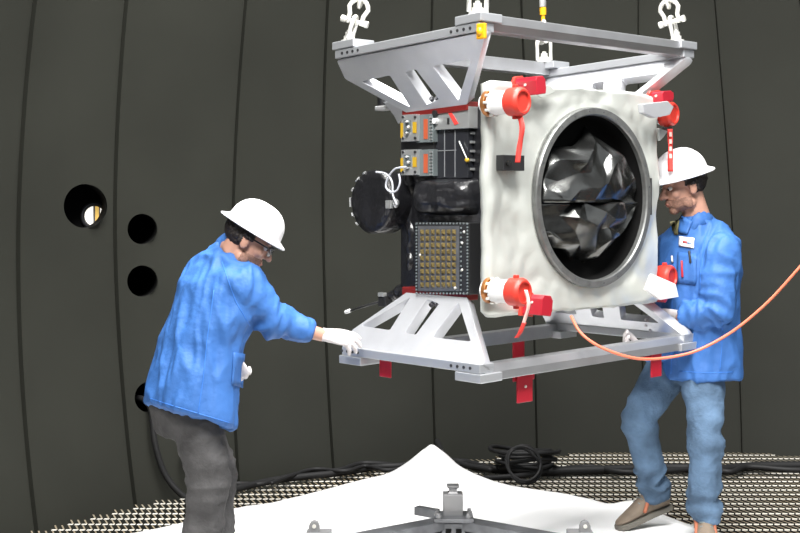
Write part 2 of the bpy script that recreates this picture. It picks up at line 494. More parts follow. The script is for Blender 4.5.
HOLES = [[(.79, .38), (.600, .36), (.572, .885)], [(.505, .35), (.435, .335), (.385, .83), (.47, .88)], [(.335, .33), (.115, .33), (.282, .88)]]
OUTL = [(.0, -.10), (.0, .09), (.25, .97), (.605, .97), (.885, .30), (.876, -.10)]
def fixture(up, label):
    name = 'lifting_cradle'; LA = .876 if up > 0 else .828
    OUTL = [(.0, .0), (.0, .09), (.25, .97), (.605, .97), (LA+.006, .30), (LA, .0)]
    root = empty(name, L(.438, .67, .69 if up > 0 else -.675), label, 'frame', None)
    zo = .717*up if up > 0 else -.70
    fb = obj('front_beam', beam_bm(0.0, .0, LB, zo, up, 1), M['beam'], root, bevel=.003)
    bb = obj('back_beam', beam_bm(LA, .0, LB, zo, up, -1), M['beam'], root, bevel=.003)
    for side in (0, 1):
        b0 = 0 if side == 0 else LB
        db = .176 if side == 0 else -.176
        z0 = (.655)*up; dz = (.40-.655)*up
        o = L(0, b0, z0); ey = EB*db + EZ*dz
        ylen = ey.length
        bm = plate_with_holes(rounded(OUTL, .03), [rounded(h, .022) for h in HOLES], .048, o, EA, ey)
        pl = obj('truss_plate', bm, M['alu'], root, bevel=.002)
        # thick side bar along the ring with a row of bolts
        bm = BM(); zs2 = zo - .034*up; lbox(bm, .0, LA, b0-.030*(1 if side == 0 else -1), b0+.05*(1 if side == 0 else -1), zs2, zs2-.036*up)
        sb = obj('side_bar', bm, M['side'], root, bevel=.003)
        sgn = -1 if side == 0 else 1
        each('bolt', [lambda bm, a=a: add_lathe(bm, L(a, b0+sgn*.030, zs2-.018*up), EB*sgn, [(-.002, .0065), (.003, .0065)], 10) for a in (.05, .085, .12, .155, .72, .755, .79, .825)], M['bolt'], sb)
        each('socket_bolt', [lambda bm, a=a: add_lathe(bm, L(a, b0+db*.93, z0+dz*.9), (EB*sgn+EZ*.6*up), [(.02, .011), (.034, .011)], 12) for a in (.41, .445)], M['bolt'], pl)
        # red mounting bar against the spacecraft
        bb0 = b0+db*.84; bb1 = b0+db*1.22
        bm = BM(); lbox(bm, .245, .64, bb0, bb1, .375*up, .412*up)
        obj('red_mount_bar', bm, M['redmetal'], root, bevel=.004)
    for ca, cb in ((0, 0), (LA, 0), (0, LB), (LA, LB)):
        sa = 1 if ca == 0 else -1; sb_ = 1 if cb == 0 else -1
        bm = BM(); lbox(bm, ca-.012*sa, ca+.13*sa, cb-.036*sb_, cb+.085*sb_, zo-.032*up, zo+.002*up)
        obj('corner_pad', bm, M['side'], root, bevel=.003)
    for o in root.children_recursive:      # the hanging ring is not quite level
        for v in o.data.vertices:
            w_ = v.co + rootloc(o) - O3
            if up > 0: v.co.z -= .035*w_.dot(EA)/LA
            else: v.co.z += .022*w_.dot(EB)/LB
    return root
upper = fixture(1, 'upper aluminium frame hanging from slings above the spacecraft')
lower = fixture(-1, 'lower aluminium frame bolted beneath the spacecraft and held by both workers')

# amber tape lump on near top corner
bm = BM()
a, z = onB(487, 29, -.02)
add_box(bm, L(-.010, -.030, .645), EA, EB, EZ, .022, .008, .030); add_ell(bm, L(-.008, -.036, .643), EA*.016, EB*.014, EZ*.018, 2)
obj('amber_tape', bm, M['amber'], upper, bevel=.004)

# red plates hanging from the lower frame
def red_plate(u0, v0, u1, v1, a=None, b=None, hole=False):
    bm = BM()
    if a is not None:
        b0, z0 = onA(u0, v0, a); b1, z1 = onA(u1, v1, a)
        lbox(bm, a-.004, a+.004, b0, b1, z0, z1)
        hp = L(a-.005, (b0+b1)/2, z1+(z0-z1)*.45)
        ax = -EA
    else:
        a0, z0 = onB(u0, v0, b); a1, z1 = onB(u1, v1, b)
        lbox(bm, a0, a1, b-.004, b+.004, z0, z1); hp = None
    o = obj('red_stop_plate', bm, M['redbox'], lower, bevel=.002); tag(o, 'crimson plate hanging below frame')
    if hole:
        bm = BM(); add_lathe(bm, hp, ax, [(-.001, .006), (.003, .006)], 12); obj('rivet', bm, M['steel'], o)
red_plate(517, 368, 532, 401, a=.04, hole=True)
red_plate(513, 368, 534, 379, a=.05)
red_plate(651, 348, 661, 376, a=.03)
red_plate(637, 350, 655, 358, a=.05)
red_plate(513, 335, 524, 358, a=.84)
red_plate(380, 352, 391, 378, b=.03)

# ---------------------------------------------------------------- SPACECRAFT
sc = empty('spacecraft', L(.42, .66, -.41), 'box-shaped spacecraft with silvery blanket face and round foil-covered aperture', 'spacecraft')
bm = BM(); lbox(bm, .165, .715, .205, 1.15, -.385, .385)
obj('body', bm, M['mli'], sc, bevel=.01)
# silvery blanket, a rounded slab round the aperture
PA = .085; PB0, PB1, PZ0, PZ1 = .098, 1.222, -.468, .478; RC = (.748, .010); RR = .385
def blanket():
    bm = BM(); N = 144; NR = 26; thick = .04
    fr = []
    for k in range(N):
        t = 2*PI*k/N; ct, st = math.cos(t), math.sin(t)
        # distance to rectangle
        cand = []
        if ct > 1e-6: cand.append((PB1-RC[0])/ct)
        if ct < -1e-6: cand.append((PB0-RC[0])/ct)
        if st > 1e-6: cand.append((PZ1-RC[1])/st)
        if st < -1e-6: cand.append((PZ0-RC[1])/st)
        D = min(cand)
        wob = .010*noise.noise(V((ct*4, st*4, 2.))) + .006*noise.noise(V((ct*13, st*13, 7.)))
        D += wob*(1 if D > .45 else .3)
        col = []
        for j in range(NR+1):
            f = j/NR; r = RR + (D-RR)*f
            b, z = RC[0]+ct*r, RC[1]+st*r
            amp = min(1, f*4)*.014
            d = amp*(noise.noise(V((b*5, z*5, 0)))+.7*(abs(noise.noise(V((b*11, z*9, 4.))))-.3)+.14*noise.noise(V((b*26, z*26, 1.))))
            edge = max(0, (f-.9)/.1); d -= .02*edge*edge
            col.append(bm.verts.new(L(PA-d, b, z)))
        # edge turns back
        b, z = RC[0]+ct*(D-.004), RC[1]+st*(D-.004)
        col.append(bm.verts.new(L(PA+thick, b, z)))
        fr.append(col)
    for k in range(N):
        c0, c1 = fr[k], fr[(k+1) % N]
        for j in range(NR+1): bm.faces.new((c0[j], c1[j], c1[j+1], c0[j+1]))
    # inner lip
    inn = [bm.verts.new(L(PA+thick*.9, RC[0]+RR*math.cos(2*PI*k/N), RC[1]+RR*math.sin(2*PI*k/N))) for k in range(N)]
    for k in range(N):
        bm.faces.new((fr[k][0], inn[k], inn[(k+1) % N], fr[(k+1) % N][0])); bm.faces.new((inn[k], fr[k][-1], fr[(k+1) % N][-1], inn[(k+1) % N]))
    return bm
obj('front_blanket', blanket(), M['blanket'], sc, smooth=True)
AC = L(PA, *RC); AN = -EA
bm = BM(); add_lathe(bm, AC, AN, [(-.05, .386), (.018, .386), (.024, .382), (.024, .357), (.018, .352), (-.05, .352)], 96, cap=False)
ring = auto_smooth(obj('aperture_ring', bm, M['ringm'], sc), 30)
each('ring_screw', [lambda bm, t=2*PI*(k+.5)/24: add_lathe(bm, AC + EB*math.cos(t)*.370 + EZ*math.sin(t)*.370, AN, [(.020, .0042), (.0255, .0042)], 8) for k in range(24)], M['alu_dark'], ring)
bm = BM(); add_lathe(bm, AC, AN, [(.016, .353), (-.07, .348), (-.07, .001)], 96, cap=False)
obj('aperture_tube', bm, M['pit'], sc, smooth=True)
# crumpled black film stuffed in the aperture
def film(top):
    bm = BM(); rnd = random.Random(23 if top else 31)
    nu, nv = 9, 5
    g = []
    for j in range(nv):
        row = []
        for i in range(nu):
            s = i/(nu-1)*2-1; t = j/(nv-1)
            if top:
                z = -.02 + t*(.285 - .08*abs(s)**1.5 + .04*math.sin(s*5+1)); x = s*(.345-.07*t) + .02
            else:
                z = -.02 - t*(.255 - .12*abs(s)**1.4 - .04*s); x = s*(.34-.07*t) + .01
            r = math.hypot(x, z)
            if 0 < i < nu-1: x += rnd.uniform(-.026, .026)
            if 0 < j: z += rnd.uniform(-.024, .024)
            r = math.hypot(x, z)
            if r > .338: x *= .338/r; z *= .338/r
            bulge = (.10 if top else .075)*max(0, 1-(r/.33)**2) - .03
            d = bulge + rnd.uniform(-.036, .040)*(1 if r < .30 else .3) + (.008 if (j == 0 and not top) else 0) - (.05 if j == nv-1 else 0)
            if r > .28: d = min(d, .02)
            row.append(bm.verts.new(AC + EB*x + EZ*(z) + AN*d))
        g.append(row)
    for j in range(nv-1):
        for i in range(nu-1):
            q = (g[j][i], g[j][i+1], g[j+1][i+1], g[j+1][i])
            if rnd.random() < .5: bm.faces.new((q[0], q[1], q[2])); bm.faces.new((q[0], q[2], q[3]))
            else: bm.faces.new((q[0], q[1], q[3])); bm.faces.new((q[1], q[2], q[3]))
    bmesh.ops.subdivide_edges(bm, edges=bm.edges[:], cuts=3, use_grid_fill=True)
    bmesh.ops.smooth_vert(bm, verts=[v for v in bm.verts if not v.is_boundary], factor=.35, use_axis_x=True, use_axis_y=True, use_axis_z=True)
    for v in bm.verts:
        v.co += AN*(.007*noise.noise(v.co*14) + .004*noise.noise(v.co*37))
    return bm
for top in (1, 0):
    o = obj('foil_cover', film(top), M['film'], sc, smooth=False)
    auto_smooth(o, 19)
    md = o.modifiers.new('thick', 'SOLIDIFY'); md.thickness = .002
# slot near the right edge
def A_box(name, u0, v0, u1, v1, a, d, m, parent=sc, bevel=.002):
    b0, z1 = onA(u0, v0, a); b1, z0 = onA(u1, v1, a)
    bm = BM(); lbox(bm, a-d, a+.02, b0, b1, z0, z1)
    return obj(name, bm, m, parent, bevel=bevel)
A_box('edge_slot', 647, 178, 651, 215, PA-.008, .006, M['black'])

def B_box(name, u0, v0, u1, v1, b, d, m, parent=sc, bevel=.002, back=.3):
    """box standing on the dark end face: its outer face at b, reaching back"""
    a1, z1 = onB(u0, v0, b); a0, z0 = onB(u1, v1, b)
    bm = BM(); lbox(bm, a0, a1, b, b+d, z0, z1)
    return obj(name, bm, m, parent, bevel=bevel)
# end face furniture
def strip_bolt(bm, v):
    a, z = onB(471, v, .185); lbox(bm, a-.004, a+.004, .183, .21, z-.005, z+.005)
each('edge_bolt', [lambda bm, v=v: strip_bolt(bm, v) for v in range(106, 176, 9)], M['silver'], sc)
o = B_box('silver_unit', 432, 109, 469, 128, .155, .06, M['silver'])
def B_quad(name, pts, b, m, parent, d=.004):
    q = [onB(u, v, b) for u, v in pts]
    bm = BM(); l0 = [bm.verts.new(L(a, b, z)) for a, z in q]; l1 = [bm.verts.new(L(a, b+d, z)) for a, z in q]
    n = len(q); bm.faces.new(l0); bm.faces.new(l1[::-1])
    for k in range(n): bm.faces.new((l0[k], l0[(k+1) % n], l1[(k+1) % n], l1[k]))
    return obj(name, bm, m, parent)
B_quad('red_label', [(447.5, 112), (451, 112), (458, 123.5), (454.5, 125)], .152, M['redcloth'], o)
B_quad('label_mark', [(447, 118), (449, 118), (449, 124), (447, 124)], .152, M['black'], o)
for j in range(2):
    bm = BM(); add_lathe(bm, L(*[onB(436, 113+j*8, .15)[0], .15, onB(436, 113+j*8, .15)[1]]), -EB, [(-.01, .012), (.012, .012)], 12)
    obj('connector', bm, M['black' if j == 0 else 'whitep'], o)
for (v0, v1) in ((115, 142), (150, 176)):
    o = B_box('electronics_box', 416, v0, 433, v1, .145, .07, M['boxgrey'])
    B_quad('orange_strip', [(423.5, v0+4), (427.5, v0+4), (427.5, v1-3), (423.5, v1-3)], .143, M['orange'], o)
    each('edge_clip', [lambda bm, q=onB(431, v0+2+k*3.2, .143): lbox(bm, q[0]-.006, q[0]+.006, .139, .146, q[1]-.003, q[1]+.003) for k in range(8)], M['silver'], o)
    o = B_box('connector_box', 401, v0, 416, v1-1, .125, .08, M['silver'])
    B_quad('gold_tape', [(412.5, v0+7), (416, v0+7), (416, v1-9), (412.5, v1-9)], .122, M['gold'], o)
    B_quad('gold_tape', [(400.5, v0+8), (402.6, v0+8), (402.6, v1-4), (400.5, v1-4)], .122, M['gold'], o)
    B_quad('dark_recess', [(403.5, v0+5), (411, v0+5), (411, v1-10), (403.5, v1-10)], .122, M['boxgrey'], o)
    each('cable_plug', [lambda bm, q=onB(407+(k%2)*1.5, v0+7+k*5.5, .118), k=k: add_ell(bm, L(q[0], .118, q[1]), EA*.010, EB*.012, EZ*(.006+.003*(k%2)), 2) for k in range(3)], M['silver'], o, True)
    each('corner_screw', [lambda bm, q=onB(*c, .12): add_lathe(bm, L(q[0], .126, q[1]), -EB, [(0, .006), (.006, .006)], 8) for c in ((402.5, v0+2), (414.5, v0+2), (402.5, v1-4), (414.5, v1-4))], M['bolt'], o)
B_box('black_spacer', 401, 142, 434, 150, .16, .06, M['black'])
o = B_box('solar_panel', 434, 129, 468, 178, .172, .03, M['panel'])
bm = BM()
for u in (444.5, 455):
    a0, z0 = onB(u, 130, .17); a1, z1 = onB(u, 177, .17); lbox(bm, a0-.0015, a0+.0015, .169, .173, z0, z1)
a0, z0 = onB(434, 151, .17); a1, _ = onB(456, 151, .17); lbox(bm, a0, a1, .169, .173, z0-.0015, z0+.0015)
obj('grid_lines', bm, M['line'], o)
bm = BM()
pa = [L(onB(u, v, .16)[0], .16, onB(u, v, .16)[1]) for u, v in ((459, 141), (462, 148), (466, 157), (467, 160))]
add_tube(bm, spline(pa, 4), .0035, 6); obj('loose_wire', bm, M['silver'], o, smooth=True)
bm = BM(); add_ell(bm, pa[-1], EA*.012, EB*.008, EZ*.009, 2); obj('wire_plug', bm, M['gold'], o, smooth=True)
# black foil dome
bm = BM()
a0, z0 = onB(475, 216, .17); a1, z1 = onB(414, 178, .17); ac, zc = (a0+a1)/2, (z0+z1)/2; ha, hz = abs(a1-a0)/2, abs(z1-z0)/2
NU, NV = 28, 18; g = []
for i in range(NU+1):
    r = []
    for j in range(NV+1):
        s = i/NU*2-1; t = j/NV*2-1
        h = .10*max(0, (1-s**4)*(1-t**4))**.5
        h += .010*noise.noise(V((s*2.5, t*2.5, 9)))
        r.append(bm.verts.new(L(ac+s*ha*(1-.10*t*t), .21-h, zc+t*hz*(1-.06*s*s))))
    g.append(r)
for i in range(NU):
    for j in range(NV): bm.faces.new((g[i][j], g[i+1][j], g[i+1][j+1], g[i][j+1]))
obj('foil_bag', bm, M['mli'], sc, smooth=True)
# amber cell array
o = B_box('sensor_array', 415, 222, 469, 295, .135, .10, M['black'], bevel=.003)
B_quad('array_plate', [(418, 226), (459, 226), (459, 291), (418, 291)], .133, M['alu_dark'], o)
for i in range(7):
    for j in range(9):
        bm = BM()
        a, z = onB(421.5+i*5.3, 232+j*6.6, .128); h = .0104
        q = [L(a-h, .132, z-h), L(a+h, .132, z-h), L(a+h, .132, z+h), L(a-h, .132, z+h)]
        vs = [bm.verts.new(x) for x in q]; top = [bm.verts.new(L(a+sx*.004, .124, z+sy*.004)) for sx, sy in ((-1, -1), (1, -1), (1, 1), (-1, 1))]
        for k in range(4): bm.faces.new((vs[k], vs[(k+1) % 4], top[(k+1) % 4], top[k]))
        bm.faces.new(top); obj('amber_cell', bm, M['cell'], o)
bm = BM()
def dots(u0, v0, u1, v1, n):
    for k in range(n):
        t = k/(n-1); a, z = onB(u0+(u1-u0)*t, v0+(v1-v0)*t, .133)
        add_lathe(bm, L(a, .134, z), -EB, [(0, .0045), (.005, .0035)], 6)
dots(416.5, 224, 416.5, 293, 22); dots(467.5, 224, 467.5, 293, 22); dots(417, 223.5, 467, 223.5, 16); dots(417, 293.5, 467, 293.5, 16); dots(461, 228, 461, 290, 14)
obj('frame_rivets', bm, M['boxgrey'], o)
each('fastener', [lambda bm, q=onB(u, v, .13): add_ell(bm, L(q[0], .13, q[1]), EA*.006, EB*.005, EZ*.006, 2) for u, v in ((462, 243), (462, 270), (420, 255), (455, 288), (464, 232))], M['steel'], o, True)
# big foil-wrapped drum
DC = L(.772, .085, onB(374, 202, .085)[1]); dr = .138
bm = BM(); add_lathe(bm, DC, EB, [(.004, .001), (-.002, dr*.5), (.0, dr*.93), (.012, dr), (.11, dr*1.0), (.15, dr*.86), (.2, dr*.55)], 48, cap=True)
bmesh.ops.subdivide_edges(bm, edges=bm.edges[:], cuts=1, use_grid_fill=True)
for v in bm.verts: v.co += V((1, 1, 1)).normalized()*.006*noise.noise(v.co*9)
drum = obj('drum_cover', bm, M['mli'], sc, smooth=True)
def foil_tab(bm, t, sz):
    e = EA*math.sin(t) + EZ*math.cos(t)
    add_box(bm, DC + e*dr*.985 + EB*.004, (e-EB*.7).normalized(), (EB+e*.7).normalized(), e.cross(EB), .003, .014*sz, .008*sz)
each('foil_tab', [lambda bm, t=t, sz=sz: foil_tab(bm, t, sz) for t, sz in ((.35, .6), (.75, .9), (1.15, .8), (1.5, 1.4), (1.66, 1.3), (2.0, .9), (2.35, .6))], M['silver'], drum)
bm = BM()
hub = L(.66, .085, DC.z-EYE-.005)
add_box(bm, L(.655, .10, DC.z-EYE-.01), EA, EB, EZ, .018, .018, .018); add_ell(bm, L(.625, .10, DC.z-EYE-.005), EA*.016, EB*.016, EZ*.02, 2)
obj('latch', bm, M['silver'], drum, bevel=.003)
bm = BM()
for pts in (((376, 172), (386, 174), (392, 182), (393, 195), (397, 205)), ((406, 167), (395, 169), (388, 178), (386, 187), (391, 192), (397, 190), (400, 182), (399, 174))):
    add_tube(bm, spline([L(onB(u, v, .06)[0], .06, onB(u, v, .06)[1]) for u, v in pts], 6), .0045, 6)
obj('wire_loop', bm, M['wire'], drum, smooth=True)
bm = BM(); lbox(bm, .60, .80, .215, .40, -.09, .12); obj('drum_bracket', bm, M['mli'], sc, bevel=.02)
bm = BM()
for u, v, r in ((410, 233, .03), (408, 250, .025), (409, 262, .03), (408, 185, .04), (406, 212, .035)):
    a, z = onB(u, v, .2); add_ell(bm, L(a, .22, z), EA*r, EB*r, EZ*r*1.7, 3)
bm = fuse(bm, .012, 2)
for v in bm.verts: v.co += v.normal*.010*noise.noise(v.co*22)
obj('side_foil', bm, M['mli'], sc, smooth=True)
# small arm with star-camera, upper left
bm = BM()
q = [onB(u, v, .22) for u, v in ((386, 102), (404, 102), (413, 115), (401, 124), (397, 116))]
l0 = [bm.verts.new(L(a, .2, z)) for a, z in q]; l1 = [bm.verts.new(L(a, .29, z)) for a, z in q]
bm.faces.new(l0); bm.faces.new(l1)
for k in range(5): bm.faces.new((l0[k], l0[(k+1) % 5], l1[(k+1) % 5], l1[k]))
arm = obj('camera_arm', bm, M['alu'], sc, bevel=.004)
a, z = onB(379, 101, .22)
bm = BM(); add_lathe(bm, L(a, .24, z-.03), EZ, [(0, .022), (.05, .022), (.052, .012), (.06, .012)], 20)
obj('camera_head', bm, M['black'], arm, smooth=False)
bm = BM(); lbox(bm, a-.055, a+.025, .215, .265, z-.042, z-.022); obj('camera_base', bm, M['whitep'], arm, bevel=.004)
# boom with black lump, lower left
bm = BM()
for u, v, r in ((392, 296, .035), (400, 292, .045), (408, 294, .045), (404, 300, .04), (414, 299, .03)):
    a, z = onB(u, v, .22); add_ell(bm, L(a, .23, z), EA*r, EB*r, EZ*r*.7, 3)
bm = fuse(bm, .008, 3)
for v in bm.verts: v.co += v.normal*.008*noise.noise(v.co*26)
lump = obj('foil_bundle', bm, M['mli'], sc, smooth=True)
pa = [L(onB(u, v, .2)[0], .2, onB(u, v, .2)[1]) for u, v in ((346, 312), (385, 300))]
bm = BM(); add_tube(bm, pa, .006, 8); rod = obj('boom_rod', bm, M['black'], sc, smooth=True)
bm = BM(); add_tube(bm, [pa[0], pa[0]+(pa[1]-pa[0])*.1], .009, 8, dome=True); obj('rod_tip', bm, M['whitep'], rod, smooth=True)
bm = BM(); add_box(bm, pa[1]+V((0, 0, -.005)), EA, EB, EZ, .024, .02, .024); obj('rod_clamp', bm, M['black'], rod, bevel=.004)
bm = BM(); add_box(bm, pa[1]+V((-.012, -.01, .025)), EA, EB, EZ, .018, .012, .009); obj('rod_plug', bm, M['silver'], rod, bevel=.003)
# camera block on the blanket's left edge
o = A_box('small_camera', 498, 155, 519, 171, PA-.012, .03, M['black'])
b_, z_ = onA(507, 163, PA-.04)
bm = BM(); add_lathe(bm, L(PA-.042, b_, z_), -EA, [(0, .012), (.012, .012), (.012, .008)], 16); obj('lens', bm, M['film'], o)

# corner thrusters (parts) with red caps and red boxes (things)
TH = [(483, 526, 103, 'top left'), (484, 526, 291, 'bottom left')]
TA = -.0
def thruster(u0, u1, v, a):
    b0, z = onA(u0, v, a)
    d = (-EA*1.0 + EB*.10).normalized()
    bm = BM(); add_lathe(bm, L(a, b0, z), d, [(0, .036), (.016, .036), (.016, .046), (.10, .046), (.105, .043), (.15, .040)], 32)
    t = auto_smooth(obj('thruster', bm, M['whitep'], sc))
    bm = BM(); add_lathe(bm, L(a, b0, z), d, [(-.012, .052), (.008, .052)], 28)
    fl_ = obj('copper_flange', bm, M['copper'], t, bevel=.002)
    each('flange_bolt', [lambda bm, e=EB*math.cos(k*PI/5)+EZ*math.sin(k*PI/5): add_lathe(bm, L(a, b0, z)+e*.049+d*.012, d, [(0, .006), (.016, .005)], 8) for k in range(10)], M['steel'], t)
    bm = BM(); add_lathe(bm, L(a, b0, z)-d*.03, d, [(0, .036), (.03, .036)], 20); obj('bracket', bm, M['whitep'], t)
    return L(a, b0, z), d, b0, z

def cap(c, d, r, label):
    root = empty('thruster_cover', c, label, 'cap', 'red caps on the spacecraft corners')
    bm = BM(); add_lathe(bm, c, d, [(-.035, r*.96), (0, r*.98), (.015, r), (.022, r*.95), (.030, r*.82), (.030, r*.7), (.022, r*.65), (.022, .002)], 36)
    o = auto_smooth(obj('shell', bm, M['red'], root), 40)
    for q in (1, -1):
        bm = BM(); add_box(bm, c - d*.012 + EZ*r*1.0*q, d, d.cross(EZ), EZ, .010, .008, .010); obj('tab', bm, M['red'], root, bevel=.003)
    return root

def ribbon(pts, w, root, m, name='streamer', wdir=None, sag=.004):
    pts = spline(pts, 6); bm = BM(); wd = V(wdir or (1, 0, 0)).normalized(); nrm = V((0, -1, 0))
    rows = []
    for i, p in enumerate(pts):
        tw = .5*math.sin(i*.5)
        e = (wd*math.cos(tw) + nrm*math.sin(tw))*w/2
        rows.append((bm.verts.new(p-e), bm.verts.new(p+e)))
    for r0, r1 in zip(rows, rows[1:]): bm.faces.new((r0[0], r0[1], r1[1], r1[0]))
    o = obj(name, bm, m, root, smooth=True)
    md = o.modifiers.new('thick', 'SOLIDIFY'); md.thickness = .0025
    return o

c, d, b0, z = thruster(490, 526, 103.5, .055)
cc = c + d*.135
r1 = cap(cc, d, .057, 'red round cap over the top left thruster, above the small black camera')
ribbon([cc - EZ*.055+d*.01, cc - EZ*.10+d*.012-EA*.01, cc-EZ*.17+d*.0-EA*.01, cc - EZ*.235-d*.005-EA*.005], .021, r1, M['redcloth'])
c, d, b0, z = thruster(491, 526, 290.5, .055)
cc = c + d*.135
r2 = cap(cc, d, .056, 'red round cap over the bottom left thruster with a pale pink strap')
ribbon([cc + EZ*.01 + d*.034, cc - EZ*.04+d*.036-EA*.012, cc-EZ*.09+d*.02-EA*.015, cc - EZ*.125+d*.012-EA*.01], .014, r2, M['pinkcloth'])
ribbon([cc - EZ*.115+d*.016-EA*.012, cc - EZ*.15+d*.0-EA*.01, cc - EZ*.175-d*.02-EA*.01], .018, r2, M['redcloth'], name='ribbon_end')
# right hand caps: facing outwards at the far edge
for (u, v, rr_, lab, key) in ((669, 114, .056, 'red round cap at the top right corner, above the hard hat', 't'), (667, 277, .056, 'red round cap at the bottom right corner against the blue lab coat', 'b')):
    b, z = onA(u, v, .10); c = L(.10, b, z); d = (EB*.15 - EA*.99).normalized()
    bm = BM(); add_lathe(bm, c-d*.15, d, [(0, .05), (.03, .05), (.03, .045), (.14, .043)], 28)
    t = auto_smooth(obj('thruster', bm, M['whitep'], sc))
    bm = BM(); lbox(bm, .2, .27, b-.16, b+.02, z-.03, z+.03); obj('bracket', bm, M['whitep'], t)
    rt = cap(c, d, rr_, lab)
    if key == 't':
        bm = BM(); add_box(bm, c-EZ*.075+V((-.005, 0, 0)), (1, 0, 0), (0, 1, 0), EZ, .022, .012, .014); obj('clip', bm, M['black'], rt, bevel=.003)
        st = ribbon([c-EZ*.07-V((0, .02, 0)), c-EZ*.12-V((0, .025, 0)), c-EZ*.18-V((0, .03, 0)), c-EZ*.265-V((0, .03, 0))], .024, rt, M['redcloth'])
        each('pale_mark', [lambda bm, k=k: add_box(bm, c-EZ*(.095+.033*k)-V((0, .034, 0)), (1, 0, 0), (0, 1, 0), EZ, .006, .001, .010) for k in range(4)], M['pinkcloth'], st)

def redbox(u0, v0, u1, v1, a, d, rot, label, tilt=0.):
    b0, z1 = onA(u0, v0, a); b1, z0 = onA(u1, v1, a)
    c = L(a, (b0+b1)/2, (z0+z1)/2); hb, hz = abs(b1-b0)/2, abs(z1-z0)/2
    Rm = Matrix.Rotation(rot, 3, -EA)
    eb, ez = Rm @ EB, Rm @ EZ
    ea = EA.copy()
    if tilt: Rt = Matrix.Rotation(tilt, 3, ez); eb, ea = Rt @ eb, Rt @ ea
    root = empty('sensor_cover', c, label, 'cover', 'red box covers on the spacecraft corners')
    bm = BM(); add_box(bm, c, ea, eb, ez, d/2, hb, hz); obj('shell', bm, M['redbox'], root, bevel=.004)
    bm = BM(); add_box(bm, c + ea*d*.5, ea, eb, ez, .006, hb*1.25, hz*1.2); obj('mount_flange', bm, M['red'], root, bevel=.003)
    bm = BM(); add_lathe(bm, c - eb*hb + ez*hz*.3 - ea*d*.1, -eb, [(-.002, .006), (.005, .005)], 10); obj('knob', bm, M['steel'], root)
    return root
def cover_box(u, v, a, w, h, d, roll, label):
    b, z = onA(u, v, a); hb = w/2
    b0, b1 = b-hb, b+hb
    c = L(a, b, z)
    Rm = Matrix.Rotation(roll, 3, -EA); eb, ez = Rm @ EB, Rm @ EZ
    root = empty('sensor_cover', c, label, 'cover', 'red box covers on the spacecraft corners')
    oct_ = [(-hb, -h/2), (hb*.8, -h/2), (hb, -h*.2), (hb, h*.28), (hb*.55, h/2), (-hb*.7, h/2), (-hb, h*.3)]
    bm = BM(); add_prism(bm, oct_, c, eb, ez, -EA, -d/2, d/2); obj('shell', bm, M['redbox'], root, bevel=.003)
    bm = BM(); add_prism(bm, [(x*1.25, y*1.2) for x, y in oct_], c, eb, ez, -EA, -d/2-.012, -d/2+.004); obj('mount_flange', bm, M['red'], root, bevel=.003)
    bm = BM(); add_lathe(bm, c - eb*hb + ez*h*.1, -eb, [(-.002, .006), (.005, .005)], 10); obj('knob', bm, M['steel'], root)
cover_box(530.5, 86, .02, .058, .072, .115, .15, 'crimson box cover on the top left corner behind the red cap')
cover_box(537.5, 305, .02, .066, .082, .105, -.12, 'crimson box cover on the bottom left corner right of red cap')
cover_box(662, 96.5, .07, .085, .048, .07, .10, 'crimson box cover on the top right corner')
cover_box(658, 295, .12, .065, .050, .07, -.5, 'crimson box cover on the bottom right corner behind a white shield')
# pale shields on the right hand corners (parts of the spacecraft)
def A_poly(name, pts, a, d, m, parent=sc):
    q = [onA(u, v, a) for u, v in pts]; bm = BM()
    l0 = [bm.verts.new(L(a, b, z)) for b, z in q]; l1 = [bm.verts.new(L(a+d, b, z)) for b, z in q]
    n = len(q); bm.faces.new(l0); bm.faces.new(l1[::-1])
    for k in range(n): bm.faces.new((l0[k], l0[(k+1) % n], l1[(k+1) % n], l1[k]))
    return obj(name, bm, m, parent, bevel=.003)
A_poly('corner_shield', [(643, 104), (668, 101), (674, 107), (670, 115), (655, 118), (644, 113)], .005, .03, M['alu'])
A_poly('corner_shield', [(653, 274), (676, 284), (679, 297), (661, 300), (647, 290)], .02, .02, M['whitep'])
A_poly('hinge', [(659, 128), (668, 131), (664, 137), (660, 141)], .06, .015, M['silver'])
A_poly('loose_flap', [(536, 84), (551, 86), (556, 92), (541, 98), (534, 93)], .05, .004, M['blanket'])

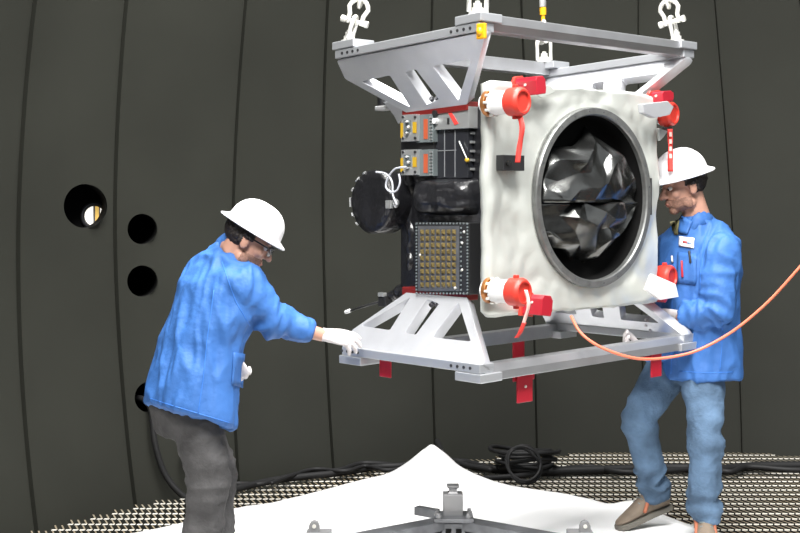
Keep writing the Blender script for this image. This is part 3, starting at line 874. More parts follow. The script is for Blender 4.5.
# ================================================================ LIFTING SLINGS
def sling(base, up, yaw, label, shack=True, bail_w=.034, bail_h=.10, top=3.4, strap=False):
    base = V(base); up = V(up).normalized()
    root = empty('lifting_sling', base, label, 'sling', 'slings carrying the upper frame')
    bm = BM(); add_lathe(bm, base, EZ, [(0, .036), (.010, .036), (.012, .024), (.028, .024), (.030, .017), (.046, .017), (.048, .010), (.055, .010)], 20)
    auto_smooth(obj('swivel_base', bm, M['steel'], root))
    s = V((math.cos(yaw), math.sin(yaw), 0)); s = (s - up*s.dot(up)).normalized()
    b = base + EZ*.012
    pts = [b + s*bail_w]; pts += [b + s*bail_w + up*bail_h*.75]
    for k in range(1, 8):
        t = PI*k/8; pts.append(b + s*bail_w*math.cos(t) + up*(bail_h*.75 + bail_w*.9*math.sin(t)))
    pts += [b - s*bail_w + up*bail_h*.75, b - s*bail_w]
    bm = BM(); add_tube(bm, pts, .0095, 8, hint=s.cross(up)); obj('bail', bm, M['steel'], root, smooth=True)
    topb = b + up*(bail_h*.75+bail_w*.9)
    n = s.cross(up).normalized()
    # bow shackle, turned a quarter
    pin = topb - up*.022
    bm = BM(); add_tube(bm, [pin - n*.052, pin + n*.052], .0095, 10); add_tube(bm, [pin - n*.062, pin - n*.044], .015, 8); add_tube(bm, [pin + n*.046, pin + n*.062], .015, 6)
    obj('shackle_pin', bm, M['steel'], root, smooth=False)
    pts = [pin - n*.032 - up*.012, pin - n*.032 + up*.03]
    for k in range(1, 10):
        t = PI*k/10; pts.append(pin - n*.046*math.cos(t)*1.0 + up*(.045 + .055*math.sin(t)))
    pts += [pin + n*.032 + up*.03, pin + n*.032 - up*.012]
    bm = BM(); add_tube(bm, pts, .0105, 8, hint=s); obj('bow_shackle', bm, M['steel'], root, smooth=True)
    c = pin + up*.10
    if strap:
        bm = BM(); add_lathe(bm, c-up*.02, up, [(0, .010), (.05, .010), (.05, .016), (.085, .017), (.09, .012), (.1, .012)], 16); auto_smooth(obj('yellow_fitting', bm, M['amber'], root))
        bm = BM(); add_tube(bm, [c+up*.07, c+up*(top-c.z)], .022, 14, flat=.7); obj('load_strap', bm, M['whitep'], root, smooth=True)
    else:
        k = 0
        while c.z < top:
            e = s if k % 2 == 0 else n
            h, w = .036, .018
            pts = [c + e*w*math.cos(t) + up*(h*math.sin(t)) for t in [2*PI*j/14 for j in range(14)]]
            bm = BM(); loops = add_tube(bm, pts + [pts[0]], .0085, 6, cap=False, hint=e.cross(up)); obj('chain_link', bm, M['steel'], root, smooth=True)
            c = c + up*.055; k += 1
    return root
zt = .719
apex = L(.438, .67, 3.0)
def lean(p, f): return (V((0, 0, 1)) + (apex-p)*f*V((1, 1, 0)).length*0 + V(((apex-p).x, (apex-p).y, 0))*f)
p = L(.85, .03, zt-.034); sling(p, V((.30, .0, 1)), 1.35, 'steel swivel shackle and chain at the upper frame far left corner', top=2.75)
p = L(.06, .02, zt); sling(p, V((.03, .05, 1)), .1, 'steel shackle and chain on the nearest corner of the upper frame', bail_h=.13, top=2.75)
p = L(.05, 1.30, zt); sling(p, V((-.22, .02, 1)), 1.0, 'steel swivel shackle and chain at the right corner of the upper frame', top=2.75)
p = L(.82, 1.27, zt-.034); sling(p, V((-.03, -.05, 1)), .1, 'steel shackle with white strap and yellow fitting at the rear corner', bail_h=.115, top=2.8, strap=True)

# ================================================================ ORANGE CORD
pts = [P(571, 316, 5.33), P(580, 332, 5.27), P(595, 344, 5.24), P(615, 353, 5.24), P(637, 358.5, 5.28), P(660, 358.5, 5.34), P(690, 353, 5.36), P(715, 342, 5.36), P(740, 326, 5.34), P(770, 300, 5.3), P(800, 267, 5.25), P(840, 222, 5.2), P(890, 160, 5.1)]
bm = BM(); add_tube(bm, spline(pts, 8), .0062, 8)
o = obj('power_cord', bm, M['cord'], smooth=True, origin=pts[4]); tag(o, 'orange cord drooping from the blanket edge past the worker in jeans', 'cord')

# ================================================================ BASE STAND
def gp(u, v): Y = EYE*F/(v-HV); return P(u, v, Y)
zs_ = .235
cor = V((.226, 5.46, zs_))
root = empty('base_stand', (cor.x, cor.y, .02), 'low grey metal V-shaped stand on the white sheet under the spacecraft', 'stand')
for s in (-1, 1):
    end = V((cor.x + s*.78, 4.88, zs_))
    d = (end-cor).normalized(); n = d.cross(EZ)
    bm = BM(); add_box(bm, (cor+end)/2 - EZ*.022, d, n, EZ, (end-cor).length/2, .042, .02)
    arm = obj('arm', bm, M['alu_dark'], root, bevel=.003)
    bm = BM(); add_box(bm, (cor+end)/2 - EZ*.075 + n*.0, d, n, EZ, (end-cor).length/2-.03, .012, .035); obj('web', bm, M['bolt'], arm)
    bm = BM(); add_box(bm, (cor+end)/2 - EZ*.125, d, n, EZ, (end-cor).length/2-.02, .042, .014); obj('lower_flange', bm, M['alu_dark'], arm, bevel=.003)
    # bracket standing at the arm
    bp = P(319 if s < 0 else 580, 533, 5.12); bp.z = zs_
    bm = BM(); add_box(bm, bp + V((0, 0, .012)), (1, 0, 0), (0, 1, 0), EZ, .05, .04, .014)
    br = obj('bracket', bm, M['cast'], root, bevel=.003)
    bm = BM(); add_prism(bm, [(-.022, 0), (.022, 0), (.022, .03), (.014, .046), (0, .052), (-.014, .046), (-.022, .03)], bp + V((-.018*1 if s < 0 else .018, -.01, .02)), (1, 0, 0), (0, 0, 1), (0, 1, 0), -.012, .012)
    obj('bracket_ear', bm, M['cast'], br, bevel=.002)
    bm = BM(); add_lathe(bm, bp + V((-.018 if s < 0 else .018, -.02, .05)), (0, -1, 0), [(0, .008), (.006, .008)], 12); obj('ear_bolt', bm, M['steel'], br)
    bm = BM(); add_box(bm, V((end.x, end.y, .115)), (1, 0, 0), (0, 1, 0), EZ, .04, .04, .10); obj('foot_post', bm, M['alu_dark'], root, bevel=.003)
bm = BM(); add_box(bm, cor + V((0, -.03, .006)), (1, 0, 0), (0, 1, 0), EZ, .085, .075, .008); pl = obj('corner_plate', bm, M['alu_dark'], root, bevel=.003)
each('plate_bolt', [lambda bm, dx=dx, dy=dy: add_lathe(bm, cor + V((dx, dy, .014)), EZ, [(0, .012), (.01, .012), (.012, .008), (.02, .008)], 8) for dx, dy in ((-.07, .0), (.07, .0), (-.07, -.05), (.07, -.05), (-.062, -.085), (.062, -.085))], M['cast'], pl)
bm = BM(); add_box(bm, cor + V((0, -.01, .058)), (1, 0, 0), (0, 1, 0), EZ, .042, .035, .046); po = obj('mount_post', bm, M['cast'], root, bevel=.004)
bm = BM(); add_lathe(bm, cor + V((0, -.01, .10)), EZ, [(0, .036), (.012, .022), (.022, .022), (.032, .036), (.038, .036)], 4, hint=(1, 1, 0)); obj('saddle_top', bm, M['cast'], po)
bm = BM(); add_box(bm, cor + V((-.11, .03, .012)), V((.8, -.6, 0)), V((.6, .8, 0)), EZ, .055, .02, .018); obj('side_clamp', bm, M['alu_dark'], root, bevel=.003)
bm = BM(); add_box(bm, cor + V((0, -.05, -.115)), (1, 0, 0), (0, 1, 0), EZ, .05, .03, .105)
co = obj('corner_column', bm, M['alu_dark'], root, bevel=.003)
each('column_slot', [lambda bm, k=k, s=s: add_box(bm, cor + V((s*.022, -.082, -.045-.045*k)), (1, 0, 0), (0, 1, 0), EZ, .012, .003, .012) for k in range(4) for s in (-1, 1)], M['pit'], co)

# ================================================================ BLACK HOSES
def fpt(u, v, z=.03):
    Y = (EYE-z)*F/(v-HV); return P(u, v, Y)
def hose(pts, r, label, group=None, name='black_hose', n=8):
    bm = BM(); add_tube(bm, spline(pts, n), r, 10, dome=True)
    o = obj(name, bm, M['rubber'], smooth=True, origin=(pts[0].x, pts[0].y, 0)); return tag(o, label, 'hose', group)
G = 'black hoses along the wall'
hose([fpt(u, v) for u, v in ((214, 495), (240, 488), (270, 481), (300, 477), (330, 474), (352, 471), (378, 467), (398, 466), (412, 465))], .020, 'black hose on the grating left of the white sheet, lying nearest the sheet')
hose([fpt(u, v) for u, v in ((216, 490), (236, 484), (262, 484), (285, 477), (310, 472), (338, 470), (360, 463.5), (380, 463.5), (400, 466))], .014, 'thin black hose tangled along the wall left of the white sheet')
hose([fpt(u, v, .05) for u, v in ((272, 483), (290, 476), (315, 469), (345, 471), (365, 466), (385, 470), (405, 468))], .011, 'thinnest black cable looping over the hoses left of the sheet')
hose([fpt(u, v) for u, v in ((440, 462), (465, 463), (485, 468), (510, 470), (540, 472), (570, 471), (600, 470), (640, 468.5), (680, 468), (712, 470), (735, 468), (760, 466), (830, 465.5))], .026, 'thick black hose along the grating behind the worker in jeans')
hose([fpt(u, v, .035) for u, v in ((470, 480), (492, 478), (520, 476), (556, 470), (590, 467), (620, 472), (655, 472), (700, 468.5), (730, 472), (748, 467), (790, 470), (835, 470))], .017, 'slimmer black hose crossing in front of the thick hose at right')
def coil(c, axis, R, r, turns, label):
    bm = BM(); d, s, o_ = frame_of(axis, (1, 0, 0)); pts = []
    for k in range(turns*20+1):
        t = 2*PI*k/20; rr2 = R*(1+.42*noise.noise(V((t*.45, R*10, 0))))
        pts.append(c + s*rr2*math.cos(t) + o_*rr2*math.sin(t) + d*(.018*k/20 + .03*noise.noise(V((t*.6, 3, R*7)))) + s*.05*noise.noise(V((t*.13, 8, 1))))
    add_tube(bm, pts, r, 8, dome=True)
    o = obj('coiled_hose', bm, M['rubber'], smooth=True, origin=c); return tag(o, label, 'hose')
coil(fpt(527, 468, .04), (0, .12, 1), .165, .012, 6, 'black coiled hose heap on the grating at the wall, right of the sheet peak')
coil(fpt(522, 466, .12), (.15, -1, .45), .095, .008, 3, 'thin black cable loop standing up out of the coiled hose heap')
hose([wall_point(437, 440)[0] - V((0, .05, 0)), fpt(442, 452, .1), fpt(450, 460, .05), fpt(468, 466, .04), fpt(490, 470, .04)], .018, 'black hose end coming down the wall behind the sheet peak')
# cables from the lower port behind the leaning worker
pw, dw = wall_point(146, 400)
hose([pw + dw*.2, pw + dw*.02, pw - dw*.05 + V((0, 0, -.06)), wall_point(149, 440)[0] - dw*.05, wall_point(158, 470)[0]-dw*.05, wall_point(170, 490)[0]-dw*.08, wall_point(184, 499)[0]-dw*.12, wall_point(205, 497)[0]-dw*.2 + V((0, 0, .0)), fpt(218, 500)], .017, 'black cable hanging out of the lowest wall port in a U', n=10)
hose([wall_point(186, 420)[0]-dw*.05, wall_point(178, 450)[0]-dw*.05, wall_point(180, 470)[0]-dw*.06, wall_point(192, 485)[0]-dw*.1, fpt(214, 492)], .012, 'thin black cable hanging behind the leaning worker knees')

# ================================================================ PEOPLE
EX_, EY_ = V((1, 0, 0)), V((0, 1, 0))
def ridged(p): return 1-abs(noise.noise(p))*2
def head_prims(bm, H, k=1.):
    """H: dict c, x (right), y (forward), z (up); sizes in metres times k"""
    c, x, y, z = H['c'], H['x'], H['y'], H['z']
    def at(a, b, d): return c + (x*a + y*b + z*d)*k
    def ell(a, b, d, ra, rb, rc, tilt=0., sub=3):
        yy, zz = y, z
        if tilt: R_ = Matrix.Rotation(tilt, 3, x); yy, zz = R_ @ y, R_ @ z
        add_ell(bm, at(a, b, d), x*ra*k, yy*rb*k, zz*rc*k, sub)
    ell(0, -.012, .03, .077, .097, .088)
    ell(0, .028, -.025, .064, .062, .085)
    ell(0, .030, -.070, .054, .056, .040)
    ell(0, .068, -.098, .024, .020, .018)
    ell(0, .078, .024, .050, .016, .012)
    for s in (-1, 1):
        ell(s*.040, .056, -.025, .024, .026, .024)
        ell(s*.080, -.008, -.012, .010, .020, .034, .15)
        ell(s*.012, .098, -.035, .009, .010, .008, 0, 2)
        ell(s*.056, .012, -.075, .014, .03, .025)
    add_tube(bm, [at(0, .084, .012), at(0, .100, -.012), at(0, .112, -.032)], [.009*k, .011*k, .013*k], 10, dome=True)
    ell(0, .088, -.060, .024, .011, .007); ell(0, .086, -.073, .022, .011, .008)
    return at

def hand_prims(bm, w, d, n, left, k, curls, spread=1., thumb=(.6, .7, .3)):
    """palm and five separate fingers; w wrist, d towards the fingers, n out of the palm"""
    d = V(d).normalized(); n = V(n); n = (n - d*n.dot(d)).normalized()
    t = d.cross(n); t = -t if left else t         # thumb side
    w = V(w)
    add_loft(bm, [(w - d*.012, t*.029*k, n*.022*k), (w, t*.028*k, n*.020*k), (w + d*.03, t*.034*k, n*.019*k), (w + d*.065, t*.041*k, n*.016*k), (w + d*.092, t*.041*k, n*.013*k), (w+d*.102, t*.034*k, n*.009*k)], 16)
    lens = (.078, .087, .081, .064); offs = (.032, .011, -.011, -.032)
    for i in range(4):
        b = w + d*(.085 - (.006 if i in (0, 3) else 0)) + t*offs[i]
        a0, a1, a2 = curls[i] if isinstance(curls[0], (list, tuple)) else curls
        dd = (d + t*offs[i]*4*spread).normalized(); pts = [b]; ang = 0
        for seg, (fr, aa) in enumerate(((.45, a0), (.32, a1), (.23, a2))):
            ang += aa
            dirv = dd*math.cos(ang) + n*math.sin(ang)
            pts.append(pts[-1] + dirv*lens[i]*fr*1.05)
        add_tube(bm, [b - d*.02] + pts, [.0095*k, .0098*k, .0092*k, .0084*k, .0072*k], 10, dome=True, hint=t)
    tv = (d*thumb[0] + t*thumb[1] + n*thumb[2]).normalized(); tv2 = (d*(thumb[0]+.5) + t*(thumb[1]-.3) + n*(thumb[2]+.2)).normalized()
    b = w + d*.022 + t*.018
    add_tube(bm, [b, b + tv*.04, b + tv*.04 + tv2*.033, b + tv*.04 + tv2*.058], [.015*k, .0125*k, .0105*k, .008*k], 10, dome=True, hint=n)

def limb_pts(a, b, c, n=6):
    return [a.lerp(b, i/n) for i in range(n)] + [b.lerp(c, i/n) for i in range(n+1)]

def torso_rings(T, grow=0.):
    """T: (centre, side, rx, ry); the ring is square to the line of centres"""
    cs = [V(t[0]) for t in T]; rings = []
    for i, tt in enumerate(T):
        c, s, rx, ry = tt[:4]
        d = (cs[min(i+1, len(T)-1)] - cs[max(i-1, 0)]).normalized()
        if len(tt) > 4: d = V(tt[4]).normalized()
        s = V(s); s = (s - d*s.dot(d)).normalized()
        rings.append((V(c), s*(rx+grow), d.cross(s)*(ry+grow)))
    return rings

def dense(rings, n=5):
    out = []
    for i in range(len(rings)-1):
        for k in range(n):
            t = k/n; out.append(tuple(rings[i][j].lerp(rings[i+1][j], t) for j in range(3)))
    return out + [rings[-1]]

def wrinkle(bm, amp, sc_, stretch=(1, 1, 1), folds=(), seed=0):
    """cloth folds; folds: (point, radius, axis, amplitude, wavelength)"""
    bm.normal_update()
    mv = []
    for v in bm.verts:
        p = v.co
        q = V((p.x*stretch[0], p.y*stretch[1], p.z*stretch[2]))*sc_ + V((seed, seed*2, 0))
        q2 = q + V((noise.noise(q*.6), noise.noise(q*.6+V((7, 0, 0))), 0))*.6
        h = amp*(ridged(q2)*.6 + .35*ridged(q2*2.1))*.8 - amp*.3
        for c, r, ax, A, wl in folds:
            dd = (p-c).length
            if dd < r:
                w = (1-(dd/r)**2)**2
                al = (p-c).dot(ax); pe = (p-c) - ax*al
                h += A*w*(ridged(pe*(.32/wl) + ax*(al*.75/wl) + V((seed, c.x*7, 0)) + V((noise.noise(p*6), 0, noise.noise(p*6+V((9, 0, 0)))))*.5)*1.1 - .25)
        mv.append(h)
    for v, h in zip(bm.verts, mv): v.co += v.normal*h
    return bm

def hard_hat(H, root, tilt_fwd=0., k=1.):
    c, x, y, z = H['c'], H['x'], H['y'], H['z']
    R_ = Matrix.Rotation(tilt_fwd, 3, x); y, z = R_ @ y, R_ @ z
    o = c + z*.052*k
    bm = BM(); N = 64; rings = []
    prof = []
    for i in range(15):
        t = i/14*PI/2
        prof.append((math.cos(t), math.sin(t)))
    loops = []
    # brim (outer lip up to dome), then dome
    for (rx, ry, h) in ((.126, .150, -.020), (.128, .153, -.016), (.126, .150, -.012), (.118, .134, -.004), (.108, .120, .004)):
        loops.append([bm.verts.new(o + x*rx*k*math.cos(2*PI*j/N) + y*(ry*math.sin(2*PI*j/N) - .004)*k + z*(h - .012*abs(math.cos(2*PI*j/N))**2*0)*k) for j in range(N)])
    for r, h in prof[1:]:
        row = []
        for j in range(N):
            a = 2*PI*j/N
            ridge = .004*max(0, 1-abs(math.cos(a)*r)*9)*(h > .3) + .0025*max(0, 1-abs(abs(math.cos(a)*r)-.42)*14)*(h > .3)
            rr3 = r**.82
            row.append(bm.verts.new(o + x*.107*k*rr3*math.cos(a) + y*(.119*rr3*math.sin(a)-.004)*k + z*(.004+.104*h+ridge)*k))
        loops.append(row)
    for l0, l1 in zip(loops, loops[1:]):
        for j in range(N): bm.faces.new((l0[j], l0[(j+1) % N], l1[(j+1) % N], l1[j]))
    bmesh.ops.remove_doubles(bm, verts=bm.verts[:], dist=1e-4)
    hat = obj('hard_hat', bm, M['hat'], root, smooth=True, recalc=True)
    md = hat.modifiers.new('thick', 'SOLIDIFY'); md.thickness = .003; md.offset = -1
    # inner band
    bm = BM(); add_loft(bm, [(o + z*h*k, x*.088*k, y*.105*k) for h in (-.022, .03)], 40, cap=False)
    b = obj('hat_band', bm, M['black'], hat, smooth=True)
    md = b.modifiers.new('thick', 'SOLIDIFY'); md.thickness = .003
    return hat

def patch(H, k, pred, off, m, name, root, rough=.0, seed=0):
    """a thin layer over part of the head (hair, stubble)"""
    bm = BM(); head_prims(bm, H, k); bm = fuse(bm, .0045, 3)
    bm.normal_update()
    c, x, y, z = H['c'], H['x'], H['y'], H['z']
    kill = []
    for f in bm.faces:
        d = (f.calc_center_median() - c)/k
        if not pred(d.dot(x), d.dot(y), d.dot(z)): kill.append(f)
    bmesh.ops.delete(bm, geom=kill, context='FACES')
    bm.normal_update()
    for v in bm.verts:
        e = 1.
        if any(len(ed.link_faces) < 2 for ed in v.link_edges): e = .0
        v.co += v.normal*(off*e + rough*noise.noise(v.co*70)*e + .0006)
    return obj(name, bm, m, root, smooth=True, recalc=False)

def basis(fwd, pitch, roll=0.):
    """head axes from a level forward vector, pitched down by pitch"""
    f = V(fwd).normalized(); x = f.cross(EZ).normalized()
    R_ = Matrix.Rotation(-pitch, 3, x); y = R_ @ f; z = x.cross(y)
    if roll: R2 = Matrix.Rotation(roll, 3, y); x, z = R2 @ x, R2 @ z
    return x, y, z

def person(label, ground, H, T, arms, legs, hands, hk, trouser, shoes=None, name='person', coat_top=None, hemrings=None, wr=(), lapel=None, seed=0, lift=0., cuffs=(.97, .97)):
    root = empty(name, ground, label, 'person')
    # ---- body: one continuous skin
    bm = BM()
    rings = torso_rings(T)
    add_loft(bm, dense([(c, a*(1-.022/a.length), b*(1-.022/b.length)) for c, a, b in rings[1:]]), 28)
    neck0 = V(T[-1][0]); nk = H['c'] + (-H['z']*.07 - H['y']*.025)*hk
    add_tube(bm, [neck0 - (nk-neck0)*.5, neck0.lerp(nk, .4), nk, nk + H['z']*.04], [.066, .061, .058, .056], 20, dome=False)
    head_prims(bm, H, hk)
    for (sh, el, wr_, r) in arms: add_tube(bm, limb_pts(sh.lerp(el, .12), el, wr_), [.050+(.042-.050)*i/6 for i in range(6)] + [.042+(.027-.042)*i/6 for i in range(7)], 18, dome=True)
    for hd in hands: hand_prims(bm, *hd[:4], k=.86, curls=hd[4], thumb=hd[5])
    for (hp, kn, an, toe) in legs:
        add_tube(bm, limb_pts(hp, kn, an), [.082+(.056-.082)*i/6 for i in range(6)] + [.056+(.038-.056)*i/6 for i in range(7)], 18, dome=True)
        add_tube(bm, [an.lerp(kn, .1), an, an.lerp(toe, .25)+V((0, 0, -.02))], [.036, .033, .020], 12, dome=True)
    bm = fuse(bm, .0055, 3)
    obj('body', bm, M['skin'], root, smooth=True)
    # ---- face
    for s in (-1, 1):
        c = H['c'] + (H['x']*s*.031 + H['y']*.0765 + H['z']*.002)*hk
        bm = BM(); add_ell(bm, c, H['x']*.0125, H['y']*.0125, H['z']*.0105, 2); e = obj('eye', bm, M['eyew'], root, smooth=True)
        bm = BM(); add_ell(bm, c + H['y']*.0095 - H['z']*.002, H['x']*.006, H['y']*.004, H['z']*.006, 2); obj('iris', bm, M['iris'], e, smooth=True)
        bm = BM(); add_tube(bm, [H['c'] + (H['x']*s*a + H['y']*b + H['z']*d)*hk for a, b, d in ((.014, .094, .023), (.03, .091, .030), (.048, .078, .026))], [.003, .0042, .0025], 8, dome=True); obj('eyebrow', bm, M['hair'], root, smooth=True)
    bm = BM(); add_ell(bm, H['c'] + (H['y']*.0925 - H['z']*.0665)*hk, H['x']*.021, H['y']*.008, H['z']*.0075, 2); obj('lips', bm, M['lip'], root, smooth=True)
    patch(H, hk, lambda a, b, d: (d > .045 - .0*b and b < .085) or (b < -.02 and d > -.075) or (b < .022 and b > -.03 and d > -.0 and abs(a) > .05), .009, M['hair'], 'hair', root, .005)
    patch(H, hk, lambda a, b, d: d < -.048 and b > .004 and not (abs(a) < .017 and -.080 < d < -.056 and b > .08) and (d < -.085 or b > .03 or abs(a) > .03), .0016, M['beard'], 'beard', root, .0008)
    hard_hat(H, root, -.03, hk*1.0)
    # ---- coat
    bm = BM(); add_loft(bm, dense(rings), 32)
    folds = list(wr)
    for (sh, el, wr_, r), cf in zip(arms, cuffs):
        cuff = el.lerp(wr_, cf)
        add_tube(bm, limb_pts(sh, el, cuff), [r[0]+(r[1]-r[0])*i/6 for i in range(6)] + [r[1]+(r[2]-r[1])*i/6 for i in range(7)], 20)
        add_ell(bm, sh, EX_*r[0]*.97, EY_*r[0]*.97, EZ*r[0]*.97, 3)
        folds.append((el, .17, (wr_-sh).normalized(), .020, .045)); folds.append((sh.lerp(el, .35), .17, (el-sh).normalized(), .014, .06))
        folds.append((el.lerp(wr_, .75), .12, (wr_-el).normalized(), .010, .035))
    bm = fuse(bm, .009, 9)
    wrinkle(bm, .034, 7.5, (1.2, 1.2, .40), folds, seed)
    coat = obj('lab_coat', bm, M['coat'], root, smooth=True)
    # collar
    n0 = V(T[-1][0]); dn = (nk-n0).normalized(); x = V(T[-1][1]); x = (x-dn*x.dot(dn)).normalized(); y = dn.cross(x)
    bm = BM(); rr4 = []
    fwd = H['y'] - dn*H['y'].dot(dn)
    seg = 40; loops = []
    for (h, r) in ((-.035, .082), (-.008, .075), (.020 + lift, .070), (.016 + lift, .076), (-.010, .090), (-.036, .102)):
        row = []
        for j in range(seg+1):
            a = .55 + (2*PI-1.1)*j/seg
            e = fwd.normalized()*math.cos(a) + dn.cross(fwd.normalized())*math.sin(a)
            drop = .03*max(0, math.cos(a))
            row.append(bm.verts.new(n0 + fwd.normalized()*.012 + e*r*(.92+.08*math.cos(a)) + dn*(h - drop + .012*noise.noise(e*3+V((seed, 0, 0))))))
        loops.append(row)
    for l0, l1 in zip(loops, loops[1:]):
        for j in range(seg): bm.faces.new((l0[j], l0[j+1], l1[j+1], l1[j]))
    co_ = obj('collar', bm, M['coat'], coat, smooth=True)
    md = co_.modifiers.new('thick', 'SOLIDIFY'); md.thickness = .004
    # ---- trousers
    bm = BM()
    tr = trouser
    add_loft(bm, dense(torso_rings(tr['pelvis'])), 28)
    fo = []
    for (hp, kn, an, toe), rad in zip(legs, tr['r']):
        add_tube(bm, limb_pts(hp, kn, an), [rad[0]+(rad[1]-rad[0])*i/6 for i in range(6)] + [rad[1]+(rad[2]-rad[1])*i/6 for i in range(7)], 22, dome=False)
        fo.append((kn, .16, (an-hp).normalized(), .026, .055)); fo.append((an.lerp(kn, .22), .19, (an-kn).normalized(), .030, .042)); fo.append((hp.lerp(kn, .25), .22, (kn-hp).normalized(), .013, .07))
    bm = fuse(bm, .009, 5)
    wrinkle(bm, .010, 9, (1, 1, .6), fo, seed+3)
    obj('trousers', bm, M[tr['mat']], root, smooth=True)
    # ---- gloves
    for hd in hands:
        bm = BM(); hand_prims(bm, *hd[:4], k=1.16, curls=hd[4], thumb=hd[5])
        bm = fuse(bm, .0038, 3); wrinkle(bm, .002, 30, (1, 1, 1), (), seed)
        obj('glove', bm, M['glove'], root, smooth=True)
    # ---- shoes
    for (hp, kn, an, toe), sole_dir in zip(legs, shoes):
        heel, tip, up = sole_dir
        heel, tip, up = V(heel), V(tip), V(up).normalized()
        d = (tip-heel); Ln = d.length; d.normalize(); up = (up - d*up.dot(d)).normalized(); s = d.cross(up)
        bm = BM(); out = []
        for t, w in ((0, .022), (.03, .033), (.15, .038), (.35, .036), (.5, .040), (.7, .050), (.85, .047), (.95, .034), (1, .016)): out.append((t*Ln, w))
        poly = [(a, w) for a, w in out] + [(a, -w) for a, w in out[::-1]]
        add_prism(bm, poly, heel, d, s, up, 0, .026)
        sh_root = obj('shoe', BM_shoe(heel, d, s, up, Ln, an), M['shoe'], root, smooth=True)
        obj('sole', bm, M['sole'], sh_root, bevel=.004)
        bm = BM(); add_tube(bm, [heel + d*Ln*.24 + up*.105, heel + d*Ln*.25 + up*.14, heel + d*Ln*.25 + up*.172], [.047, .051, .050], 20, dome=True); obj('ankle_collar', bm, M['shoe_o'], sh_root, smooth=True)
        bm = BM()
        for q in (-1, 1): add_tube(bm, spline([heel + d*Ln*.30 + up*.10 + s*q*.040, heel + d*Ln*.42 + up*.088 + s*q*.040, heel + d*Ln*.52 + up*.052 + s*q*.044], 5), .009, 8, dome=True)
        obj('ankle_trim', bm, M['shoe_o'], sh_root, smooth=True)
        each('lace', [lambda bm, c=heel + d*Ln*(.42+.065*q) + up*(.119-.014*q): add_tube(bm, [c - s*.028, c + up*.004, c + s*.028], .0035, 6) for q in range(5)], M['boxgrey'], sh_root, True)
    return root, coat, rings

def BM_shoe(heel, d, s, up, Ln, an):
    bm = BM()
    R_ = []
    for t, w, h0, h1 in ((.02, .030, .02, .085), (.12, .036, .02, .118), (.25, .038, .02, .130), (.4, .038, .02, .124), (.55, .041, .02, .100), (.7, .045, .02, .076), (.85, .041, .02, .056), (.95, .028, .02, .045), (.985, .012, .022, .036)):
        R_.append((heel + d*t*Ln + up*(h0+h1)/2, s*w, up*(h1-h0)/2))
    add_loft(bm, R_, 20)
    add_tube(bm, [heel + d*Ln*.24 + up*.06, heel + d*Ln*.25 + up*.165], [.048, .047], 18)
    return fuse(bm, .006, 3)

# ---- leaning worker at the left
fw = V((math.cos(math.radians(40)), math.sin(math.radians(40)), 0)); rt = V((fw.y, -fw.x, 0))
hx, hy, hz = basis((.97, .06, 0), math.radians(30))
H1 = dict(c=P(249, 239, 5.22), x=hx, y=hy, z=hz)
ax1 = fw*.40 + EZ
T1 = [(P(190, 416, 5.20), rt, .236, .178, ax1), (P(192, 396, 5.2), rt, .224, .165, ax1), (P(202, 340, 5.22), rt, .198, .146), (P(218, 294, 5.25), rt, .215, .148), (P(227, 271, 5.26), rt, .198, .122), (P(230, 259, 5.26), rt, .13, .092), (P(233, 251, 5.26), rt, .075, .07)]
shR, elR, wrR = P(240, 284, 5.14), P(272, 320, 5.20), P(322, 335, 5.27)
shL, elL, wrL = P(208, 280, 5.40), P(214, 330, 5.50), P(232, 356, 5.50)
rA = (.090, .065, .043)
legR = (P(194, 405, 5.15), P(208, 476, 5.12), P(202, 566, 5.16), P(225, 582, 5.22))
legL = (P(185, 405, 5.33), P(217, 468, 5.42), P(213, 562, 5.40), P(240, 574, 5.5))
g1 = P(204, 588, 5.2); g1.z = .02
handR = (wrR + V((.012, .004, 0)), V((.95, .12, -.14)), V((-.1, .55, -.82)), False, ((.15, .35, .3), (.3, .4, .3), (.5, .45, .3), (.7, .5, .3)), (.7, .6, .3))
handL = (wrL, V((.35, .0, -.9)), V((.2, .9, .1)), True, (.9, 1.0, .6), (.6, .7, .3))
def floor_shoe(an, dirv, Ln=.28, z=.014):
    dv = V((dirv[0], dirv[1], 0)).normalized(); h = V((an.x, an.y, z)) - dv*Ln*.23
    return (h, h + dv*Ln, EZ)
W1, coat1, _ = person('worker in white hard hat leaning forward with grey trousers and blue coat', g1, H1, T1, [(shR, elR, wrR, rA), (shL, elL, wrL, rA)], [legR, legL], [handR, handL], 1.0,
       dict(pelvis=[(P(188, 428, 5.24), rt, .150, .13), (P(186, 404, 5.22), rt, .178, .145), (P(192, 375, 5.22), rt, .17, .125)], r=[(.105, .084, .070), (.10, .082, .068)], mat='greyjean'),
       shoes=[floor_shoe(legR[2], fw), floor_shoe(legL[2], fw)], seed=1, lift=.022, cuffs=(.76, .95),
       wr=[(P(200, 330, 5.1), .3, V((.5, 0, .8)), .006, .11), (P(180, 390, 5.1), .25, V((.8, 0, .3)), .006, .10)])
